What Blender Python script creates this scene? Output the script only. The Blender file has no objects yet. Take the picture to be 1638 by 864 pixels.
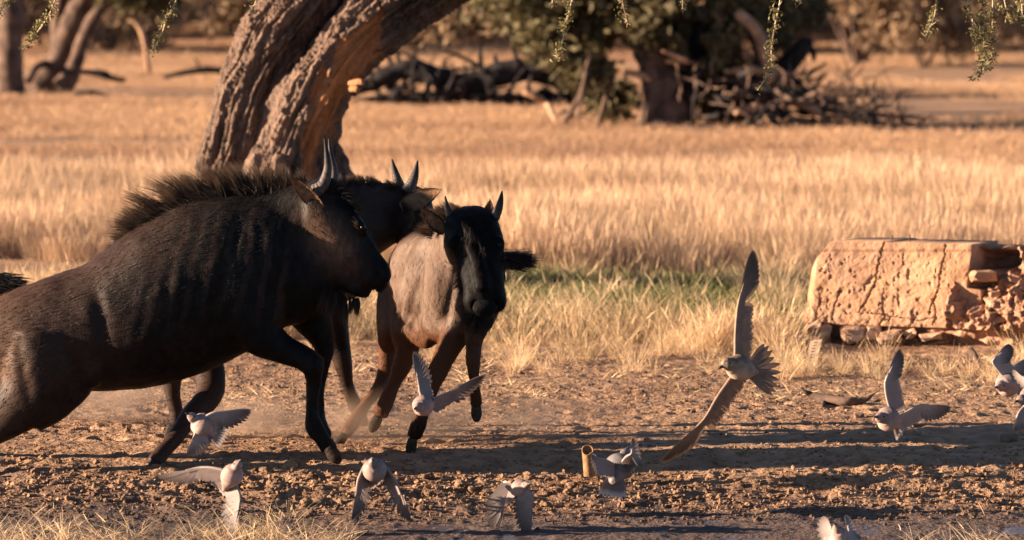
import bpy, bmesh, math, random
import numpy as np
from mathutils import Vector

random.seed(11)
rng = np.random.default_rng(11)
S = bpy.context.scene
COL = S.collection
# ------------------------------------------------------------------ camera, world, sun, exposure
F = 8190.0            # focal length in photo pixels (180 mm on a 36 mm sensor)
CAMH = 2.5
TH = math.atan(534.0 / F)
cam_d = bpy.data.cameras.new("camera")
cam = bpy.data.objects.new("camera", cam_d); COL.objects.link(cam)
cam.location = (0, 0, CAMH)
cam.rotation_euler = (math.pi / 2 - TH, 0, 0)
cam_d.lens = 180; cam_d.sensor_width = 36
cam_d.clip_start = 0.5; cam_d.clip_end = 5000
cam_d.dof.use_dof = True
cam_d.dof.focus_distance = 24.8
cam_d.dof.aperture_fstop = 4.0
S.camera = cam

SUN_EL = math.radians(11.5)
SUN_AZ = math.radians(2.5)      # light travels towards +X and slightly away from the camera
w = bpy.data.worlds.new("World"); S.world = w; w.use_nodes = True
nt = w.node_tree
bg = nt.nodes['Background']
sky = nt.nodes.new('ShaderNodeTexSky'); sky.sky_type = 'NISHITA'; sky.sun_disc = False
sky.sun_elevation = SUN_EL
to_sun = Vector((-math.cos(SUN_EL) * math.cos(SUN_AZ), -math.cos(SUN_EL) * math.sin(SUN_AZ), math.sin(SUN_EL)))
sky.sun_rotation = math.atan2(to_sun.x, to_sun.y)
sky.dust_density = 0.3; sky.air_density = 0.55; sky.altitude = 1100
nt.links.new(sky.outputs[0], bg.inputs[0]); bg.inputs[1].default_value = 0.05
sl = bpy.data.lights.new("sun", 'SUN'); sl.energy = 5.0; sl.angle = math.radians(0.5); sl.color = (1.0, 0.79, 0.585)
so = bpy.data.objects.new("sun", sl); COL.objects.link(so)
so.rotation_euler = (-to_sun).to_track_quat('-Z', 'Y').to_euler()
so.location = (-20, 10, 20)
S.view_settings.view_transform = 'Standard'; S.view_settings.look = 'None'
S.view_settings.exposure = 2.2; S.view_settings.gamma = 1.0
try:
    S.cycles.volume_step_rate = 2.0
    S.cycles.max_bounces = 6; S.cycles.volume_bounces = 0
    S.cycles.transparent_max_bounces = 8
except Exception: pass

# ------------------------------------------------------------------ helpers
ct, st_ = math.cos(TH), math.sin(TH)
def P(px, py, d):
    """point at depth d (metres from the camera) seen at photo pixel px, py"""
    xc = (px - 819.0) / F; yc = (432.0 - py) / F
    dx = xc; dy = ct + yc * st_; dz = -st_ + yc * ct
    k = d / dy
    return np.array((dx * k, d, CAMH + dz * k))
def M(pxs, d): return pxs * d / F

_perm = rng.permutation(4096).astype(np.int64)
_vals = rng.random(4096) * 2 - 1
def vnoise(p):
    p = np.asarray(p, float); i = np.floor(p).astype(np.int64); f = p - i
    f = f * f * (3 - 2 * f)
    def h(a, b, c): return _vals[_perm[(_perm[(_perm[a & 4095] + b) & 4095] + c) & 4095]]
    x, y, z = i[..., 0], i[..., 1], i[..., 2]
    fx, fy, fz = f[..., 0], f[..., 1], f[..., 2]
    r = 0
    for dx in (0, 1):
        for dy in (0, 1):
            for dz in (0, 1):
                wgt = (fx if dx else 1 - fx) * (fy if dy else 1 - fy) * (fz if dz else 1 - fz)
                r = r + wgt * h(x + dx, y + dy, z + dz)
    return r
def fbm(p, o=4, g=0.5):
    p = np.asarray(p, float); a = 1.0; s = 0; t = 0
    for k in range(o):
        s = s + a * vnoise(p + 17.3 * k); t += a; a *= g; p = p * 2.03
    return s / t
def sstep(a, b, x):
    t = np.clip((x - a) / (b - a), 0, 1); return t * t * (3 - 2 * t)

def mesh_np(name, V, quads=None, tris=None, attrs=None, smooth=True):
    me = bpy.data.meshes.new(name)
    V = np.asarray(V, np.float32)
    me.vertices.add(len(V)); me.vertices.foreach_set('co', V.ravel())
    parts = []; cnt = []
    if quads is not None and len(quads): parts.append(np.asarray(quads, np.int32).ravel()); cnt.append(np.full(len(quads), 4, np.int32))
    if tris is not None and len(tris): parts.append(np.asarray(tris, np.int32).ravel()); cnt.append(np.full(len(tris), 3, np.int32))
    if parts:
        li = np.concatenate(parts); cn = np.concatenate(cnt)
        me.loops.add(len(li)); me.loops.foreach_set('vertex_index', li)
        me.polygons.add(len(cn))
        me.polygons.foreach_set('loop_start', np.concatenate(([0], np.cumsum(cn)[:-1])).astype(np.int32))
        me.polygons.foreach_set('loop_total', cn)
        me.polygons.foreach_set('use_smooth', np.full(len(cn), smooth))
    me.update(calc_edges=True)
    for k, v in (attrs or {}).items():
        a = me.attributes.new(k, 'FLOAT', 'POINT'); a.data.foreach_set('value', np.asarray(v, np.float32))
    return me
def link(name, me, m=None, parent=None, label=None, cat=None, group=None, kind=None):
    o = bpy.data.objects.new(name, me); COL.objects.link(o)
    if m is not None and me is not None:
        me.materials.clear(); me.materials.append(m)
    if parent is not None: o.parent = parent
    tag(o, label, cat, group, kind); return o
def tag(o, label=None, cat=None, group=None, kind=None):
    if label: o['label'] = label
    if cat: o['category'] = cat
    if group: o['group'] = group
    if kind: o['kind'] = kind
    return o
def thing(name, loc, label, cat, group=None):
    o = bpy.data.objects.new(name, None); COL.objects.link(o); o.location = loc
    o.empty_display_size = 0.1
    return tag(o, label, cat, group)
def child(name, me, m, root, label=None, kind=None):
    """mesh given in world coordinates, parented to a thing (or to a part)"""
    o = link(name, me, m)
    chain = []
    r = root
    off = np.zeros(3)
    while r is not None: off += np.array(r.location); r = r.parent
    v = np.empty(len(me.vertices) * 3, np.float32); me.vertices.foreach_get('co', v)
    v = v.reshape(-1, 3) - off.astype(np.float32); me.vertices.foreach_set('co', v.ravel()); me.update()
    o.parent = root
    if label: o['label'] = label
    if kind: o['kind'] = kind
    return o

class Geo:
    """collects pieces into one mesh"""
    def __init__(s): s.V = []; s.Q = []; s.T = []; s.A = {}; s.n = 0
    def add(s, V, Q=None, T=None, **at):
        V = np.asarray(V, float)
        s.V.append(V)
        if Q is not None and len(Q): s.Q.append(np.asarray(Q) + s.n)
        if T is not None and len(T): s.T.append(np.asarray(T) + s.n)
        for k, v in at.items():
            s.A.setdefault(k, []).append((s.n, np.broadcast_to(np.asarray(v, float), (len(V),))))
        s.n += len(V)
    def mesh(s, name, smooth=True):
        A = {}
        for k, l in s.A.items():
            a = np.zeros(s.n)
            for st, v in l: a[st:st + len(v)] = v
            A[k] = a
        return mesh_np(name, np.concatenate(s.V), np.concatenate(s.Q) if s.Q else None, np.concatenate(s.T) if s.T else None, A, smooth)

def smooth_path(pts, n):
    """Catmull-Rom resample of rows to n rows"""
    p = np.asarray(pts, float)
    if len(p) == 2: return p[0] + (p[1] - p[0]) * np.linspace(0, 1, n)[:, None]
    q = np.vstack((2 * p[0] - p[1], p, 2 * p[-1] - p[-2]))
    t = np.linspace(0, len(p) - 1 - 1e-9, n); i = t.astype(int); f = (t - i)[:, None]
    a, b, c, d = q[i], q[i + 1], q[i + 2], q[i + 3]
    return 0.5 * (2 * b + (c - a) * f + (2 * a - 5 * b + 4 * c - d) * f ** 2 + (3 * b - a - 3 * c + d) * f ** 3)
def frames(C, up):
    T = np.gradient(C, axis=0); T /= np.linalg.norm(T, axis=1)[:, None] + 1e-12
    U = np.tile(np.asarray(up, float), (len(C), 1))
    Sd = np.cross(T, U); Sd /= np.linalg.norm(Sd, axis=1)[:, None] + 1e-12
    N = np.cross(Sd, T); return T, Sd, N
def loft(rows, n=24, seg=24, up=(0, 0, 1), caps=True, smooth=True, pw=2.0):
    """rows: x,y,z,r_side,r_up -> closed tube; V, quads, tris, plus (u,phi) params"""
    R = smooth_path(rows, seg) if smooth else np.asarray(rows, float)
    seg = len(R)
    C = R[:, :3]; T, Sd, N = frames(C, up)
    ph = np.linspace(0, 2 * np.pi, n, endpoint=False)
    rs = np.maximum(R[:, 3], 1e-4); ru = np.maximum(R[:, 4], 1e-4)
    V = C[:, None, :] + Sd[:, None, :] * (rs[:, None] * np.cos(ph))[:, :, None] + N[:, None, :] * (ru[:, None] * np.sin(ph))[:, :, None]
    V = V.reshape(-1, 3)
    i = np.arange(seg - 1)[:, None] * n; j = np.arange(n)[None, :]; k = (j + 1) % n
    Q = np.stack((i + j, i + k, i + n + k, i + n + j), -1).reshape(-1, 4)
    Tt = None
    if caps:
        c0 = C[0] - T[0] * min(rs[0], ru[0]) * 0.5; c1 = C[-1] + T[-1] * min(rs[-1], ru[-1]) * 0.5
        V = np.vstack((V, c0, c1)); b = seg * n; jj = np.arange(n); kk = (jj + 1) % n
        Tt = np.vstack((np.stack((kk, jj, np.full(n, b)), -1), np.stack(((seg - 1) * n + jj, (seg - 1) * n + kk, np.full(n, b + 1)), -1)))
    return V, Q, Tt
def rowsP(pts):
    """(px,py,d,r_px[,r2_px]) -> world rows"""
    out = []
    for p in pts:
        c = P(p[0], p[1], p[2]); r = M(p[3], p[2]); r2 = M(p[4], p[2]) if len(p) > 4 else r
        out.append((*c, r, r2))
    return out

def strands(root, dirv, length, width, bend, seg=3, side=None, tint=None, r=rng):
    """tapered curved ribbons, all numpy; bend (N,3) is added * t^2"""
    n = len(root); t = np.linspace(0, 1, seg + 1)
    dirv = dirv / (np.linalg.norm(dirv, axis=1)[:, None] + 1e-9)
    if side is None: side = r.normal(size=(n, 3))
    side = np.cross(dirv, side); side /= np.linalg.norm(side, axis=1)[:, None] + 1e-9
    C = root[:, None] + dirv[:, None] * (length[:, None] * t)[:, :, None] + bend[:, None] * (t ** 2)[None, :, None]
    wd = width[:, None] * (1 - t ** 1.6)[None, :] * 0.5
    L = C[:, :-1] - side[:, None] * wd[:, :-1, None]; R = C[:, :-1] + side[:, None] * wd[:, :-1, None]
    V = np.concatenate((L, R, C[:, -1:]), 1); m = 2 * seg + 1
    b = np.arange(n)[:, None] * m
    k = np.arange(seg - 1)[None]
    Q = np.stack((b + k, b + k + seg, b + k + seg + 1, b + k + 1), -1).reshape(-1, 4) if seg > 1 else np.zeros((0, 4), int)
    T = np.concatenate((b + seg - 1, b + 2 * seg - 1, b + 2 * seg), 1)
    if tint is None: tint = r.random(n)
    at = np.repeat(tint, m); tt = np.tile(np.concatenate((t[:-1], t[:-1], [1])), n)
    return V.reshape(-1, 3), Q, T, at, tt

ICO = None
def ico():
    global ICO
    if ICO is None:
        b = bmesh.new(); bmesh.ops.create_icosphere(b, subdivisions=1, radius=1)
        ICO = (np.array([v.co[:] for v in b.verts]), np.array([[v.index for v in f.verts] for f in b.faces])); b.free()
    return ICO
def ico_n(sub):
    b = bmesh.new(); bmesh.ops.create_icosphere(b, subdivisions=sub, radius=1)
    r = (np.array([v.co[:] for v in b.verts]), np.array([[v.index for v in f.verts] for f in b.faces])); b.free(); return r

# ------------------------------------------------------------------ materials
def mat(name, c1, c2, scale=8, rough=0.85, bump=0.3, bscale=40, detail=6, attr=None, c3=None, stretch=(1, 1, 1), bdist=0.02, spec=0.2, transl=0.0, c4=None, big=None, sheen=0.0):
    """noise between c1 and c2; attr 'mask' (0..1) fades to c3, 'mask2' to c4; big=(color,scale,lo,hi) adds broad patches"""
    m = bpy.data.materials.new(name); m.use_nodes = True; N = m.node_tree.nodes; L = m.node_tree.links
    p = N['Principled BSDF']; out = N['Material Output']
    g = N.new('ShaderNodeNewGeometry'); mp = N.new('ShaderNodeMapping'); mp.inputs['Scale'].default_value = stretch
    L.new(g.outputs['Position'], mp.inputs[0])
    n1 = N.new('ShaderNodeTexNoise'); n1.inputs['Scale'].default_value = scale; n1.inputs['Detail'].default_value = detail
    L.new(mp.outputs[0], n1.inputs['Vector'])
    r = N.new('ShaderNodeValToRGB'); r.color_ramp.elements[0].position = 0.35; r.color_ramp.elements[1].position = 0.65
    r.color_ramp.elements[0].color = (*c1, 1); r.color_ramp.elements[1].color = (*c2, 1)
    L.new(n1.outputs[0], r.inputs[0]); col = r.outputs[0]
    def mixin(col, fac, c):
        x = N.new('ShaderNodeMix'); x.data_type = 'RGBA'; L.new(fac, x.inputs[0]); L.new(col, x.inputs[6])
        if isinstance(c, tuple): x.inputs[7].default_value = (*c, 1)
        else: L.new(c, x.inputs[7])
        return x.outputs[2]
    if big:
        n2 = N.new('ShaderNodeTexNoise'); n2.inputs['Scale'].default_value = big[1]; n2.inputs['Detail'].default_value = 4
        L.new(g.outputs['Position'], n2.inputs['Vector'])
        mr = N.new('ShaderNodeMapRange'); mr.inputs[1].default_value = big[2]; mr.inputs[2].default_value = big[3]
        L.new(n2.outputs[0], mr.inputs[0]); col = mixin(col, mr.outputs[0], big[0])
    if c3:
        a = N.new('ShaderNodeAttribute'); a.attribute_name = attr or 'mask'; col = mixin(col, a.outputs['Fac'], c3)
    if c4:
        a = N.new('ShaderNodeAttribute'); a.attribute_name = 'mask2'; col = mixin(col, a.outputs['Fac'], c4)
    L.new(col, p.inputs['Base Color'])
    p.inputs['Roughness'].default_value = rough; p.inputs['Specular IOR Level'].default_value = spec
    if sheen:
        p.inputs['Sheen Weight'].default_value = sheen; p.inputs['Sheen Roughness'].default_value = 0.5
    if bump:
        n3 = N.new('ShaderNodeTexNoise'); n3.inputs['Scale'].default_value = bscale; n3.inputs['Detail'].default_value = 6
        L.new(mp.outputs[0], n3.inputs['Vector'])
        b = N.new('ShaderNodeBump'); b.inputs['Strength'].default_value = bump; b.inputs['Distance'].default_value = bdist
        L.new(n3.outputs[0], b.inputs['Height']); L.new(b.outputs[0], p.inputs['Normal'])
    if transl:
        t = N.new('ShaderNodeBsdfTranslucent'); L.new(col, t.inputs[0]); mx = N.new('ShaderNodeMixShader'); mx.inputs[0].default_value = transl
        L.new(p.outputs[0], mx.inputs[1]); L.new(t.outputs[0], mx.inputs[2]); L.new(mx.outputs[0], out.inputs['Surface'])
    return m

m_soil = mat('soil', (0.22, 0.118, 0.062), (0.38, 0.222, 0.125), 9, 0.95, 0.6, 45, attr='wet', c3=(0.085, 0.055, 0.045), bdist=0.03, big=((0.16, 0.08, 0.04), 0.9, 0.52, 0.72))
m_clod = mat('clod', (0.13, 0.072, 0.038), (0.30, 0.172, 0.098), 7, 0.95, 0.6, 70, attr='wet', c3=(0.07, 0.045, 0.035), bdist=0.02)
def grass_mat(name, a, b, patch, ps=0.35, transl=0.3, lo=0.45, hi=0.62):
    return mat(name, a, b, 14, 0.75, 0, attr='tint', c3=tuple((x + y) * 0.42 for x, y in zip(a, b)), transl=transl, spec=0.25, big=(patch, ps, lo, hi))
m_gr_tall = grass_mat('dry_grass_tall', (0.50, 0.31, 0.16), (0.74, 0.54, 0.33), (0.36, 0.25, 0.13), 0.8)
m_gr_field = grass_mat('dry_grass_field', (0.52, 0.325, 0.19), (0.64, 0.43, 0.275), (0.40, 0.255, 0.15), 0.45)
m_gr_far = grass_mat('dry_grass_far', (0.40, 0.23, 0.125), (0.52, 0.32, 0.185), (0.30, 0.165, 0.095), 0.16)
m_gr_green = grass_mat('green_grass', (0.095, 0.105, 0.032), (0.20, 0.185, 0.07), (0.36, 0.27, 0.13), 0.9, lo=0.52, hi=0.72)
m_bark = mat('bark', (0.042, 0.028, 0.021), (0.135, 0.085, 0.062), 16, 0.9, 0.9, 30, attr='wood', c3=(0.50, 0.20, 0.075), stretch=(1.6, 1.6, 0.45), bdist=0.04, c4=(0.20, 0.125, 0.088))
m_bark_far = mat('bark_far', (0.05, 0.03, 0.022), (0.14, 0.085, 0.06), 5, 0.9, 0.6, 14, bdist=0.03)
m_dead = mat('dead_wood', (0.22, 0.12, 0.07), (0.45, 0.26, 0.15), 6, 0.85, 0.5, 20, bdist=0.02)
m_black = mat('black_wood', (0.010, 0.008, 0.008), (0.028, 0.02, 0.018), 6, 0.9, 0.5, 14, bdist=0.03)  # plain near-black wood colour
m_leaf = mat('leaves', (0.05, 0.042, 0.02), (0.13, 0.10, 0.05), 3, 0.7, 0, transl=0.25, attr='tint', c3=(0.13, 0.10, 0.045))
m_leaf_b = mat('scrub_leaves', (0.10, 0.068, 0.038), (0.22, 0.14, 0.08), 1.2, 0.8, 0, transl=0.2, attr='tint', c3=(0.27, 0.17, 0.10))
m_twigleaf = mat('twig_leaves', (0.10, 0.085, 0.03), (0.24, 0.19, 0.08), 60, 0.6, 0, transl=0.3)
m_twig = mat('twig_bark', (0.30, 0.20, 0.12), (0.50, 0.36, 0.22), 60, 0.8, 0)

# ------------------------------------------------------------------ the ground
def ground_z(x, y):
    x = np.asarray(x, float); y = np.asarray(y, float)
    x, y = np.broadcast_arrays(x, y)
    o = np.zeros(x.shape)
    q = np.stack((x, y, o), -1)
    edge = 25.0 + 0.35 * vnoise(q * 0.55 + 3)
    drop = sstep(0, 1, (edge - y) / 2.2)
    z = -0.163 * drop
    z = z - 0.5 * sstep(22.6, 19.5, y)
    z = z + 0.03 * np.exp(-((x - 2.9) / 1.0) ** 2 - ((y - 30.9) / 0.9) ** 2)       # berm at the wall
    z = z + 0.25 * sstep(50, 120, y) * vnoise(q * 0.03 + 9) + 0.02 * vnoise(q * 0.4 + 50) * sstep(29, 33, y)
    return z
def ground_fine(x, y):
    q = np.stack((x, y, np.zeros_like(x)), -1)
    near = sstep(33.5, 30.5, y) * sstep(21, 22.5, y) * sstep(5.0, 3.4, np.abs(x))
    band = np.exp(-((y - 23.95) / 0.42) ** 2) * (0.7 + 0.5 * vnoise(q * 1.1))
    n1 = fbm(q * 9.0, 3)
    n2 = fbm(q * np.array((26.0, 18.0, 1)), 3, 0.6)
    n3 = vnoise(q * 3.1 + 8)
    billow = 1 - np.abs(fbm(q * np.array((11.0, 8.0, 1)) + 40, 4, 0.6)) * 2.4
    track = np.exp(-((y - 25.3 - 0.25 * vnoise(q * 0.35)) / 0.10) ** 2) * 0.025
    return near * (0.006 * n1 + 0.010 * n2 + 0.006 * n3 - .5 * track + np.clip(band, 0, 1.1) * (0.026 * billow + 0.022 * n1))

def geo_axis(lo, hi, step, farlo, farhi, g=1.13):
    a = list(np.arange(lo, hi + 1e-6, step)); s = step; x = hi
    while x < farhi: s *= g; x += s; a.append(x)
    s = step; x = lo; b = []
    while x > farlo: s *= g; x -= s; b.append(x)
    return np.array(b[::-1] + a)
PR = np.random.default_rng(77)
prints = [(PR.uniform(-2.7, 2.7), PR.uniform(24.2, 27.6), PR.uniform(.035, .06), PR.uniform(.008, .018)) for _ in range(120)]
gx = geo_axis(-3.3, 3.3, 0.0155, -1500, 1500, 1.16)
gy = geo_axis(22.2, 31.5, 0.027, -60, 2500, 1.12)
GX, GY = np.meshgrid(gx, gy)
GZ = ground_z(GX, GY) + ground_fine(GX, GY)
for (px_, py_, pr_, pd_) in prints:
    i0, i1 = np.searchsorted(gy, (py_ - .2, py_ + .2)); j0, j1 = np.searchsorted(gx, (px_ - .2, px_ + .2))
    rr_ = np.hypot((GX[i0:i1, j0:j1] - px_) / pr_, (GY[i0:i1, j0:j1] - py_) / (pr_ * 1.3)); GZ[i0:i1, j0:j1] += -pd_ * np.exp(-rr_ ** 4) + .4 * pd_ * np.exp(-((rr_ - 1.5) / .4) ** 2)
ny, nx = GX.shape
ii = np.arange(ny - 1)[:, None] * nx + np.arange(nx - 1)[None]
gq = np.stack((ii, ii + 1, ii + 1 + nx, ii + nx), -1).reshape(-1, 4)
qq = np.stack((GX, GY, GZ * 0), -1)
wet = sstep(23.95, 23.0, GY + 0.5 * fbm(qq * 1.4, 3)) * 0.95 + 0.5 * np.clip(sstep(24.9, 24.2, GY) * fbm(qq * 3.3 + 5, 3) * 2, 0, 1)
ground = link('ground', mesh_np('ground', np.stack((GX, GY, GZ), -1).reshape(-1, 3), gq, None, {'wet': np.clip(wet, 0, 1).ravel()}), m_soil, label='bare orange soil running back under dry savanna grass', kind='structure')

# water: a muddy pool along the bottom of the view
wx = np.linspace(-60, 60, 60); wy = np.linspace(-30, 23.6, 60)
WX, WY = np.meshgrid(wx, wy); wi = np.arange(59)[:, None] * 60 + np.arange(59)[None]
m_water = bpy.data.materials.new('muddy_water'); m_water.use_nodes = True
_n = m_water.node_tree.nodes; _l = m_water.node_tree.links; _p = _n['Principled BSDF']
_p.inputs['Base Color'].default_value = (0.075, 0.05, 0.045, 1); _p.inputs['Roughness'].default_value = 0.3; _p.inputs['Specular IOR Level'].default_value = 0.22
_g = _n.new('ShaderNodeNewGeometry'); _mp = _n.new('ShaderNodeMapping'); _mp.inputs['Scale'].default_value = (1.2, 4, 1)
_t = _n.new('ShaderNodeTexNoise'); _t.inputs['Scale'].default_value = 5; _t.inputs['Detail'].default_value = 5
_b = _n.new('ShaderNodeBump'); _b.inputs['Strength'].default_value = 0.5; _b.inputs['Distance'].default_value = 0.02
_l.new(_g.outputs['Position'], _mp.inputs[0]); _l.new(_mp.outputs[0], _t.inputs[0]); _l.new(_t.outputs[0], _b.inputs['Height']); _l.new(_b.outputs[0], _p.inputs['Normal'])
link('water', mesh_np('water', np.stack((WX, WY, WX * 0 - 0.168), -1).reshape(-1, 3), np.stack((wi, wi + 1, wi + 61, wi + 60), -1).reshape(-1, 4)), m_water, label='muddy waterhole edge along the foreground', kind='structure')

# loose clods and gravel (uncountable)
def lumps(pos, size, seed=3, flat=0.75, sub=1):
    r = np.random.default_rng(seed); iv, it = ico_n(sub); n = len(pos); k = len(iv)
    a = r.random(n) * 6.283
    rad = 1 + 0.28 * r.normal(size=(n, k)); sc = size[:, None] * (1 + 0.3 * r.normal(size=(n, 3)))
    V = iv[None] * rad[:, :, None] * sc[:, None, :]; V[..., 2] *= flat
    c, s = np.cos(a)[:, None], np.sin(a)[:, None]
    X = V[..., 0] * c - V[..., 1] * s; Y = V[..., 0] * s + V[..., 1] * c; V[..., 0] = X; V[..., 1] = Y
    V = V + pos[:, None]
    return V.reshape(-1, 3), (it[None] + (np.arange(n) * k)[:, None, None]).reshape(-1, 3)
n = 15000
cx = rng.uniform(-3.2, 3.2, n); u = rng.random(n)
cy = np.where(u < 0.32, rng.normal(23.9, 0.33, n), rng.uniform(23.2, 30.2, n))
cs = 0.005 + 0.006 * rng.random(n) ** 2 + np.where(u < 0.32, 0.007 * rng.random(n) ** 2.0, 0) + 0.007 * (rng.random(n) < 0.03)
keep = fbm(np.stack((cx, cy, cx * 0), -1) * 1.7 + 4, 3) + 0.35 * (u < 0.32) > -0.12
cx, cy, cs = cx[keep], cy[keep], cs[keep]
cz = ground_z(cx, cy) + ground_fine(cx, cy) + cs * 0.2
V, T = lumps(np.stack((cx, cy, cz), -1), cs)
wv = np.repeat(np.clip(sstep(23.8, 23.0, cy) + 0.35 * (rng.random(len(cy)) < 0.3), 0, 1), 12)
link('soil_crumbs', mesh_np('soil_crumbs', V, None, T, {'wet': wv}, False), m_clod, label='loose crumbs and clods scattered over the trampled soil', kind='stuff')
# larger clods on the bank, one object each
for k in range(40):
    x = rng.uniform(-2.5, 2.45); y = rng.normal(23.9, 0.22)
    if k < 28: x = rng.uniform(-2.2, 0.4)
    s = rng.uniform(0.012, 0.026) * (1.15 if x < 0.4 else 0.85)
    iv, it = ico_n(3)
    r = 0.8 + 0.55 * fbm(iv * 1.6 + k * 7.1, 4, 0.65)[:, None] + 0.35 * (1 - 2 * np.abs(fbm(iv * 3.4 + k * 3.3, 3))[:, None] * 1.5) - .1
    V = iv * r * s * np.array((1.25, 1, 0.72))
    z = float(ground_z(x, y) + ground_fine(np.array([x]), np.array([y]))[0]) + s * 0.3
    o = link('mud_clod', mesh_np('mud_clod', V, None, it, {'wet': np.full(len(V), 0.5 * rng.random())}), m_clod, label='crumbly brown mud clod on the churned bank above the water', cat='clod', group='mud clods along the bank')
    o.location = (x, y, z)

# ------------------------------------------------------------------ grass (uncountable: one object per kind, tufts instanced inside it)
def tuft(nb, rad, h, hv, width, lean, droop, seed, seg=3, heads=0.0):
    r = np.random.default_rng(seed)
    rr = rad * np.sqrt(r.random(nb)); a = r.random(nb) * 6.283
    root = np.stack((rr * np.cos(a), rr * np.sin(a), -0.02 + 0 * a), -1)
    b = a + r.normal(size=nb) * 0.7
    l = lean * (0.3 + rr / rad) + np.abs(r.normal(size=nb)) * lean * 0.5
    d = np.stack((np.cos(b) * l, np.sin(b) * l, np.ones(nb)), -1)
    L = h * (1 - hv * r.random(nb)); be = np.stack((np.cos(b), np.sin(b), -0.6 + 0 * b), -1) * (droop * L * r.random(nb))[:, None]
    V, Q, T, at, tt = strands(root, d, L, width * (0.7 + 0.6 * r.random(nb)), be, seg, tint=r.random(nb) ** 2 * 0.8, r=r)
    g = Geo(); g.add(V, Q, T, tint=at)
    m = int(nb * heads)
    if m:
        pick = r.choice(nb, m, replace=False)
        dn = d[pick] / np.linalg.norm(d[pick], axis=1)[:, None]
        tip = root[pick] + dn * (L[pick] * 0.72)[:, None] + be[pick] * 0.5
        V, Q, T, at, tt = strands(tip, dn + r.normal(size=(m, 3)) * 0.12, L[pick] * 0.36, np.full(m, width * 1.7), be[pick] * 0.3, 2, tint=np.zeros(m), r=r)
        g.add(V, Q, T, tint=at)
    return g
def grass_object(name, tufts, pos, scale, m, label):
    G = Geo(); K = len(tufts)
    for k, t in enumerate(tufts):
        V = np.concatenate(t.V); Q = np.concatenate(t.Q) if t.Q else None; T = np.concatenate(t.T)
        A = np.zeros(t.n)
        for s0, v in t.A['tint']: A[s0:s0 + len(v)] = v
        G.add(V, Q, T, tint=A, vid=k + 1.0)
    n = len(pos); vari = rng.integers(0, K, n)
    G.add(pos, None, None, vid=0.0, pv=vari.astype(float), rz=rng.random(n) * 6.283, sc=scale)
    o = link(name, G.mesh(name, True), m, label=label, kind='stuff')
    ng = bpy.data.node_groups.new(name + '_scatter', 'GeometryNodeTree')
    ng.interface.new_socket('Geometry', in_out='INPUT', socket_type='NodeSocketGeometry'); ng.interface.new_socket('Geometry', in_out='OUTPUT', socket_type='NodeSocketGeometry')
    N = ng.nodes; L = ng.links; gi = N.new('NodeGroupInput'); go = N.new('NodeGroupOutput'); J = N.new('GeometryNodeJoinGeometry')
    def attr(nm):
        a = N.new('GeometryNodeInputNamedAttribute'); a.data_type = 'FLOAT'; a.inputs['Name'].default_value = nm; return a.outputs[0]
    def eq(s, v):
        c = N.new('FunctionNodeCompare'); c.data_type = 'FLOAT'; c.operation = 'EQUAL'; L.new(s, c.inputs[0]); c.inputs[1].default_value = v; c.inputs['Epsilon'].default_value = 0.1; return c.outputs[0]
    vid = attr('vid'); pv = attr('pv'); rz = attr('rz'); sc = attr('sc')
    cx = N.new('ShaderNodeCombineXYZ'); L.new(rz, cx.inputs[2])
    for k in range(K):
        s1 = N.new('GeometryNodeSeparateGeometry'); L.new(gi.outputs[0], s1.inputs[0]); L.new(eq(vid, k + 1.0), s1.inputs[1])
        an = N.new('FunctionNodeBooleanMath'); an.operation = 'AND'; L.new(eq(vid, 0.0), an.inputs[0]); L.new(eq(pv, float(k)), an.inputs[1])
        s2 = N.new('GeometryNodeSeparateGeometry'); L.new(gi.outputs[0], s2.inputs[0]); L.new(an.outputs[0], s2.inputs[1])
        ip = N.new('GeometryNodeInstanceOnPoints'); L.new(s2.outputs[0], ip.inputs['Points']); L.new(s1.outputs[0], ip.inputs['Instance'])
        L.new(cx.outputs[0], ip.inputs['Rotation']); L.new(sc, ip.inputs['Scale']); L.new(ip.outputs[0], J.inputs[0])
    L.new(J.outputs[0], go.inputs[0])
    md = o.modifiers.new('scatter', 'NODES'); md.node_group = ng
    return o
def scatter(n, x0, x1, y0, y1, wedge=None):
    y = np.sqrt(rng.uniform(y0 ** 2, y1 ** 2, n)) if wedge else rng.uniform(y0, y1, n)
    x = rng.uniform(-1, 1, n) * (y * wedge[0] + wedge[1]) if wedge else rng.uniform(x0, x1, n)
    return x, y
def nz(x, y, s, o=3, k=0): return fbm(np.stack((x * s, y * s, x * 0 + k), -1), o)
def px_of(x, y): return 819 + x / y * F
def onground(x, y): return np.stack((x, y, ground_z(x, y)), -1)

# blond field grass, 35-62 m
x, y = scatter(9000, 0, 0, 36.5, 50.5, (0.115, 1.0))
dn = nz(x, y, 0.35, 3, 2)
px = px_of(x, y)
bare = (np.exp(-((px - 1210) / 95) ** 2 - ((y - 49.5) / 1.0) ** 2) > 0.4)
edge = np.where(px < 420, 39.5, 36.5)
k = (dn > -0.38) & ~bare & (rng.random(len(x)) < sstep(50.6, 46.0, y) * .95 + .03) & (y > edge + 0.5 * vnoise(np.stack((x, y * 0, y * 0), -1)))
x, y, dn = x[k], y[k], dn[k]
grass_object('field_grass', [tuft(110, 0.22, 0.44, 0.5, 0.0036, 0.16, 0.18, 100 + i, 3, 0.3) for i in range(6)], onground(x, y),
             0.58 + 0.6 * rng.random(len(x)) + 0.75 * dn, m_gr_field, 'tall blond seeding grass filling the open field behind the animals')
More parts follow.
